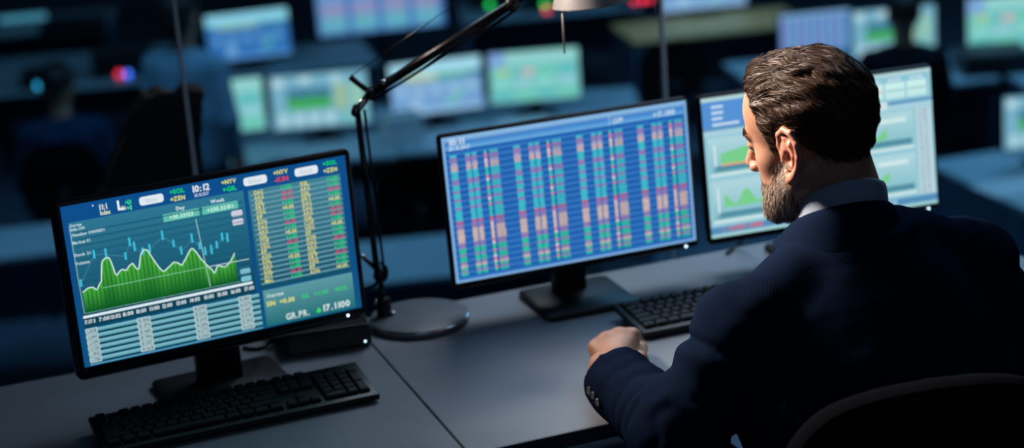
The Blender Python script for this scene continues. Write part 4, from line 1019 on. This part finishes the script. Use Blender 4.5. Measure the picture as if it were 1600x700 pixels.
def d_teal(c):
    c.rect(0, 0, 1, 1, (120, 196, 196), 0); c.rect(0, 0, .18, .3, (130, 170, 220), 1); c.rect(.18, .02, 1, .24, (150, 212, 208), 1)
    for k in range(4):
        for j in range(3): c.rect(.05+.24*k, .32+.22*j, .24+.24*k, .49+.22*j, [(110, 205, 180), (140, 215, 205), (96, 190, 190), (150, 205, 215)][(k*2+j) % 4], 1)
    c.rect(.08, .34, .22, .42, (190, 210, 140), 2); c.rect(.36, .36, .5, .46, (225, 180, 175), 2)
def d_chart(c):
    c.rect(0, 0, 1, 1, (120, 176, 200), 0); c.rect(.03, .06, .14, .2, (190, 220, 228), 1); c.rect(.3, .05, .42, .16, (190, 220, 228), 1); c.rect(.62, .04, .74, .2, (170, 210, 220), 1)
    c.grad(.16, .26, .62, .52, (60, 120, 150), (70, 130, 140), 1); c.rect(.16, .46, .62, .64, (62, 170, 70), 2); c.rect(.66, .22, .78, .7, (160, 190, 150), 1); c.rect(.82, .2, .95, .7, (150, 200, 180), 1)
    for k in range(4): c.rect(.06+.16*k, .72, .16+.16*k, .95, (176, 212, 220), 1)
    c.rect(.70, .74, .97, .95, (120, 190, 190), 1)
def d_cols(c):
    c.rect(0, 0, 1, 1, (86, 140, 200), 0)
    for k in range(4):
        c.rect(.03+.245*k, .0, .225+.245*k, .55, (104, 152, 205), 1); c.rect(.03+.245*k, .55, .225+.245*k, .74, (140, 145, 188), 1); c.rect(.03+.245*k, .74, .225+.245*k, .95, (100, 172, 192), 1)
        c.rect(.225+.245*k, 0, .26+.245*k, 1, (60, 110, 180), 1)
def d_cols2(c):
    c.rect(0, 0, 1, 1, (78, 128, 190), 0)
    for k in range(8): c.rect(.03+.12*k, .1, .09+.12*k, .92, (120, 165, 208) if k % 2 else (135, 150, 200), 1)
    c.rect(0, 0, 1, .08, (130, 175, 215), 1)
hall_desk('pale hall desk with two monitors behind the brown slab', -1.27, 10.13, 1.36, 1.15)
hall_desk('pale hall desk with two monitors behind the lamp arm', .10, 10.17, 1.36, 1.15)
hall_desk('hall desk in the second row under the monitor with the white header', -1.5, 12.25, 1.25, .8, R(12))
hall_desk('hall desk carrying the two monitors above the man\'s head', 2.12, 10.75, 1.35, 1.1, R(8))
hall_desk('hall desk under the greenish monitor in the upper right', 3.53, 10.5, 1.25, 1.2, R(6))
p5 = (at(1478, 276, LDT)); hall_desk('hall desk with papers right of the pale blue monitor', p5[0]+.72, p5[1]+.0, 1.3, .95, R(16))
p6 = at(1060, 42, LDT); hall_desk('wooden hall desk behind the glass joint', p6[0]+.22, p6[1]+.05, 1.25, .62, R(10), 'low_desk_tan')
p7 = at(150, 105, LDT); hall_desk('hall desk with blinking equipment in the upper left', p7[0]-.1, p7[1], 1.3, 1.2, R(6))
p8 = at(35, 385, LDT); hall_desk('hall desk left of the left monitor', p8[0], p8[1]+.1, 1.2, .5, R(10))
p9 = at(628, 404, LDT); hall_desk('hall desk seen between the lamp and the middle monitor', p9[0], p9[1], 1.3, .6, R(6))
hall_monitor('far monitor with a white header, upper of the pair beside the standing person', 388, 55, 124, R(15), d_blue)
hall_monitor('large far display with blue columns at the top edge', 593, -8, 196, R(9), d_cols, stand=False, y=13.95)
hall_monitor('far teal monitor right of the brown slab', 338, 168, 146, R(8), d_teal)
hall_monitor('far monitor with a green chart just left of the lamp elbow', 500, 156, 150, R(4), d_chart)
hall_monitor('far blue monitor crossed by the lamp arm', 682, 135, 142, R(13), d_blue2)
hall_monitor('far pale teal monitor under the lamp shade', 835, 118, 140, R(3), d_teal)
hall_monitor('far monitor with blue columns above the man\'s hair', 1274, 51, 112, R(8), d_cols2)
hall_monitor('far monitor with a green chart behind the seated onlooker', 1397, 50, 132, R(6), d_chart)
hall_monitor('far greenish monitor at the upper right edge', 1585, 34, 150, R(5), d_teal)
hall_monitor('far monitor with a green chart at the right edge', 1641, 187, 148, R(5), d_chart)
hall_monitor('far pale monitor at the top edge beside the glass joint', 1098, -26, 136, R(9), d_blue2)
# ---- people in the hall
def hall_person(label, x, y, az, top, hairc, standing):
    t = thing('person', label, 'person', (x, y, LOW), az); H0 = .0 if standing else -.41
    S = lambda p_: np.array([p_[0], p_[1], p_[2]+H0])
    hipz = .92 if standing else .53
    b = Vol((-.45, -.35, 0), (.45, .75, 1.8), .014)
    b.cone(S((0, .01, 1.60)), S((0, .02, 1.66)), .078, .088, .02); b.ell(S((0, .045, 1.57)), (.058, .06, .075), .03); b.ell(S((0, .105, 1.59)), (.014, .016, .02), .01); b.cone(S((0, 0, 1.40)), S((0, .01, 1.56)), .058, .054, .02)
    b.cone(S((0, .02, 1.05)), S((0, .02, 1.34)), .07, .075, .04)
    for sx in (-1, 1):
        b.ell(S((sx*.085, .01, 1.61)), (.014, .022, .032), .006)
        hx_ = S((sx*.22, .06 if standing else .32, .86 if standing else 1.16)); b.ell(hx_, (.035, .05, .06), .01)
        b.cone(S((sx*.18, 0, 1.36)), hx_, .03, .028, .02)
    a_, q_ = b.mesh(2); np_mesh('body', a_, q_, M['skin'], t, True, np.tile(skin, (len(a_), 1)))
    h_ = Vol((-.15, -.16, 1.2), (.15, .2, 1.8), .012); h_.ell(S((0, -.008, 1.672)), (.096, .112, .092)); h_.ell(S((0, -.05, 1.60)), (.085, .075, .09), .02); h_.ell(S((0, .14, 1.58)), (.09, .08, .085), .01, True)
    a_, q_ = h_.mesh(2); np_mesh('hair', a_, q_, M['hair'], t, True, np.tile(hairc, (len(a_), 1)))
    s_ = Vol((-.42, -.35, .4), (.42, .6, 1.6), .014)
    for z0, z1, r0_, r1_ in ((hipz-H0-.02, 1.12, .155, .15), (1.12, 1.34, .15, .135)):
        for sx in (-1, 1): s_.cone(S((sx*.06, 0, z0)), S((sx*.07, 0, z1)), r0_*.8, r1_*.82, .04)
    for sx in (-1, 1):
        sh_ = S((sx*.185, 0, 1.37)); el_ = S((sx*.245, -.02 if standing else .02, 1.10)); wr_ = S((sx*.22, .05 if standing else .27, .90 if standing else 1.16))
        s_.cone(S((0, 0, 1.41)), sh_, .062, .06, .03); s_.chain([sh_, el_, wr_], [.062, .052, .042], .02)
    a_, q_ = s_.mesh(2); np_mesh('shirt', a_, q_, top, t, True)
    l_ = Vol((-.35, -.35, .0), (.35, .8, 1.05), .016)
    for sx in (-1, 1):
        if standing: l_.chain([(sx*.09, 0, .90), (sx*.10, .01, .5), (sx*.11, 0, .10)], [.095, .07, .052], .03); l_.cone((sx*.11, 0, .05), (sx*.12, .14, .04), .045, .035, .02)
        else: l_.chain([(sx*.09, 0, .53), (sx*.12, .42, .52), (sx*.12, .45, .10)], [.09, .07, .05], .03); l_.cone((sx*.12, .45, .05), (sx*.12, .58, .04), .045, .035, .02)
    a_, q_ = l_.mesh(2); np_mesh('trousers', a_, q_, M['navy'], t, True)
    return t
pp = aty(296, 160, 9.25); hall_person('standing person in a grey-blue shirt behind the brown slab', pp[0], pp[1], R(-25), M['sh_blue'], (.012, .010, .010), True)
pp = aty(103, 230, 9.7); hall_person('seated person in a dark navy jacket at the far left', pp[0], pp[1], R(10), M['navy'], (.010, .009, .010), False)
pp = aty(1412, 60, 10.0); hall_person('dark-haired onlooker seated before the far chart monitor', pp[0], pp[1], R(-5), M['sh_dark'], (.02, .012, .010), False)
# ---- chairs in the hall
def hall_chair(label, px_, py_, y, rz):
    P_ = aty(px_, py_, y); c = copy_tree(ch); c.location = (P_[0], P_[1], LOW); c.rotation_euler = (0, 0, rz); c['label'] = label; c['group'] = 'office chairs'; return c
ch['group'] = 'office chairs'
hall_chair('black office chair in front of the lower hall desk beside the lamp', 655, 300, 8.9, R(15)); hall_chair('black office chair before the desk of the far green chart', 480, 300, 9.0, R(-10))
hall_chair('black office chair under the far pale teal monitor', 850, 250, 9.2, R(5)); hall_chair('black office chair at the wooden hall desk', 1045, 120, 11.2, R(20))
hall_chair('black office chair of the navy-jacketed person at the far left', 103, 230, 9.68, R(10))
c = hall_chair('black office chair carrying the dark-haired onlooker', 1412, 60, 9.98, R(-5))
# ---- equipment with indicator lights
def lamp_mat(n_, c, s_): return emitter('indicator_'+n_, c, s_)
IND = dict(red=lamp_mat('red', (.9, .03, .07), 2.0), blue=lamp_mat('blue', (.05, .16, .9), 2.6), cyan=lamp_mat('cyan', (.03, .45, .75), 1.9), green=lamp_mat('green', (.02, .75, .12), 2.0))
def equipment(label, cx, cy, zbase, wd, dp, hh, lights, yaw=0, y=None):
    P_ = at(cx, cy, zbase) if y is None else aty(cx, cy, y)
    t = thing('equipment_box', label, 'equipment', (P_[0], P_[1], zbase), yaw)
    box_obj('case', (0, dp/2, hh/2), (wd, dp, hh), M['low_dark'], t, .01, 2); box_obj('front_panel', (0, -.002, hh/2), (wd-.03, .008, hh-.03), M['plastic'], t, .002, 1)
    for lx, lz, c in lights:
        bm = bmesh.new(); bmesh.ops.create_uvsphere(bm, u_segments=14, v_segments=10, radius=.021, matrix=Matrix.Translation((lx, -.012, lz))); bm_obj('indicator_light', bm, IND[c], t, True)
    return t
equipment('black equipment box with red and blue indicator lights', 188, 122, LDT, .36, .3, .18, ((0, .03, 'red'), (.055, .027, 'blue')))
equipment('black equipment box with a single cyan indicator light', 62, 140, LDT, .25, .2, .12, ((0, .03, 'cyan'),))
equipment('black equipment box with a green indicator light right of the lamp arm', 766, 16, LDT, .3, .25, .2, ((0, .045, 'green'),))
equipment('black equipment box with green and red indicator lights left of the lamp shade', 852, 18, LDT, .3, .25, .2, ((.0, .06, 'green'), (.012, .012, 'red')))
equipment('black equipment box with a row of red indicator lights beside the glass joint', 1004, 9, LDT, .3, .25, .2, ((-.06, .045, 'red'), (0, .045, 'red'), (.05, .047, 'red')))
equipment('dark equipment box on the desk left of the red light', 110, 62, LDT, .45, .3, .12, ())
equipment('dark equipment box beside the greenish far monitor', 1560, 118, LDT, .4, .3, .13, ())
p10 = at(805, 20, LDT); hall_desk('hall desk carrying the green indicator boxes', p10[0]+.25, p10[1]+.25, 1.3, .8, R(4))
lb = at(37, 40, LDT); t = thing('light_bar', 'pale blue light bar at the upper left edge', 'lamp', (lb[0], lb[1], LDT), R(8))
M['bar'] = emitter('light_bar_diffuser', lin((66, 128, 150)), 1.0)
box_obj('diffuser', (0, 0, .06), (.36, .03, .05), M['bar'], t, .006, 2); box_obj('post', (0, .03, .02), (.03, .03, .04), M['low_dark'], t); box_obj('housing', (0, .025, .06), (.37, .02, .06), M['low_dark'], t)
p11 = at(37, 44, LDT); hall_desk('hall desk under the pale blue light bar', p11[0], p11[1]+.2, 1.3, .8, R(6))
# ---- papers and boxes on the hall desks
def sheet(label, px_, py_, wd, dp, rz):
    P_ = at(px_, py_, LDT+.002); t = thing('paper_sheet', label, 'paper', (P_[0], P_[1], LDT+.0), rz); box_obj('sheet', (0, 0, .002), (wd, dp, .004), M['paper'], t); return t
sheet('paper sheet on the hall desk right of the pale blue monitor', 1588, 292, .34, .24, R(20)); sheet('paper sheets on the hall desk behind the middle monitor', 820, 190, .30, .2, R(10)); 
p12 = at(629, 222, LDT); t = thing('carton', 'small pale carton left of the middle monitor', 'box', (p12[0], p12[1], LDT), R(20)); box_obj('box', (0, 0, .08), (.2, .16, .16), M['paper'], t, .004, 1); box_obj('tape', (0, 0, .1605), (.205, .04, .002), M['low_dark'], t)
t = thing('file_cabinet', 'dark blue file cabinet under the wooden hall desk', 'cabinet', (at(1003, 62, LDT)[0]+.12, at(1003, 62, LDT)[1]+.25, LOW), R(10))
box_obj('body', (0, 0, .34), (.38, .45, .68), M['low_blue'], t, .004, 1)
for k in range(3):
    d_ = box_obj('drawer', (0, -.23, .12+.22*k), (.36, .02, .20), M['low_blue'], t, .003, 1); box_obj('handle', (0, -.245, .17+.22*k), (.12, .012, .012), M['metal_dark'], d_)
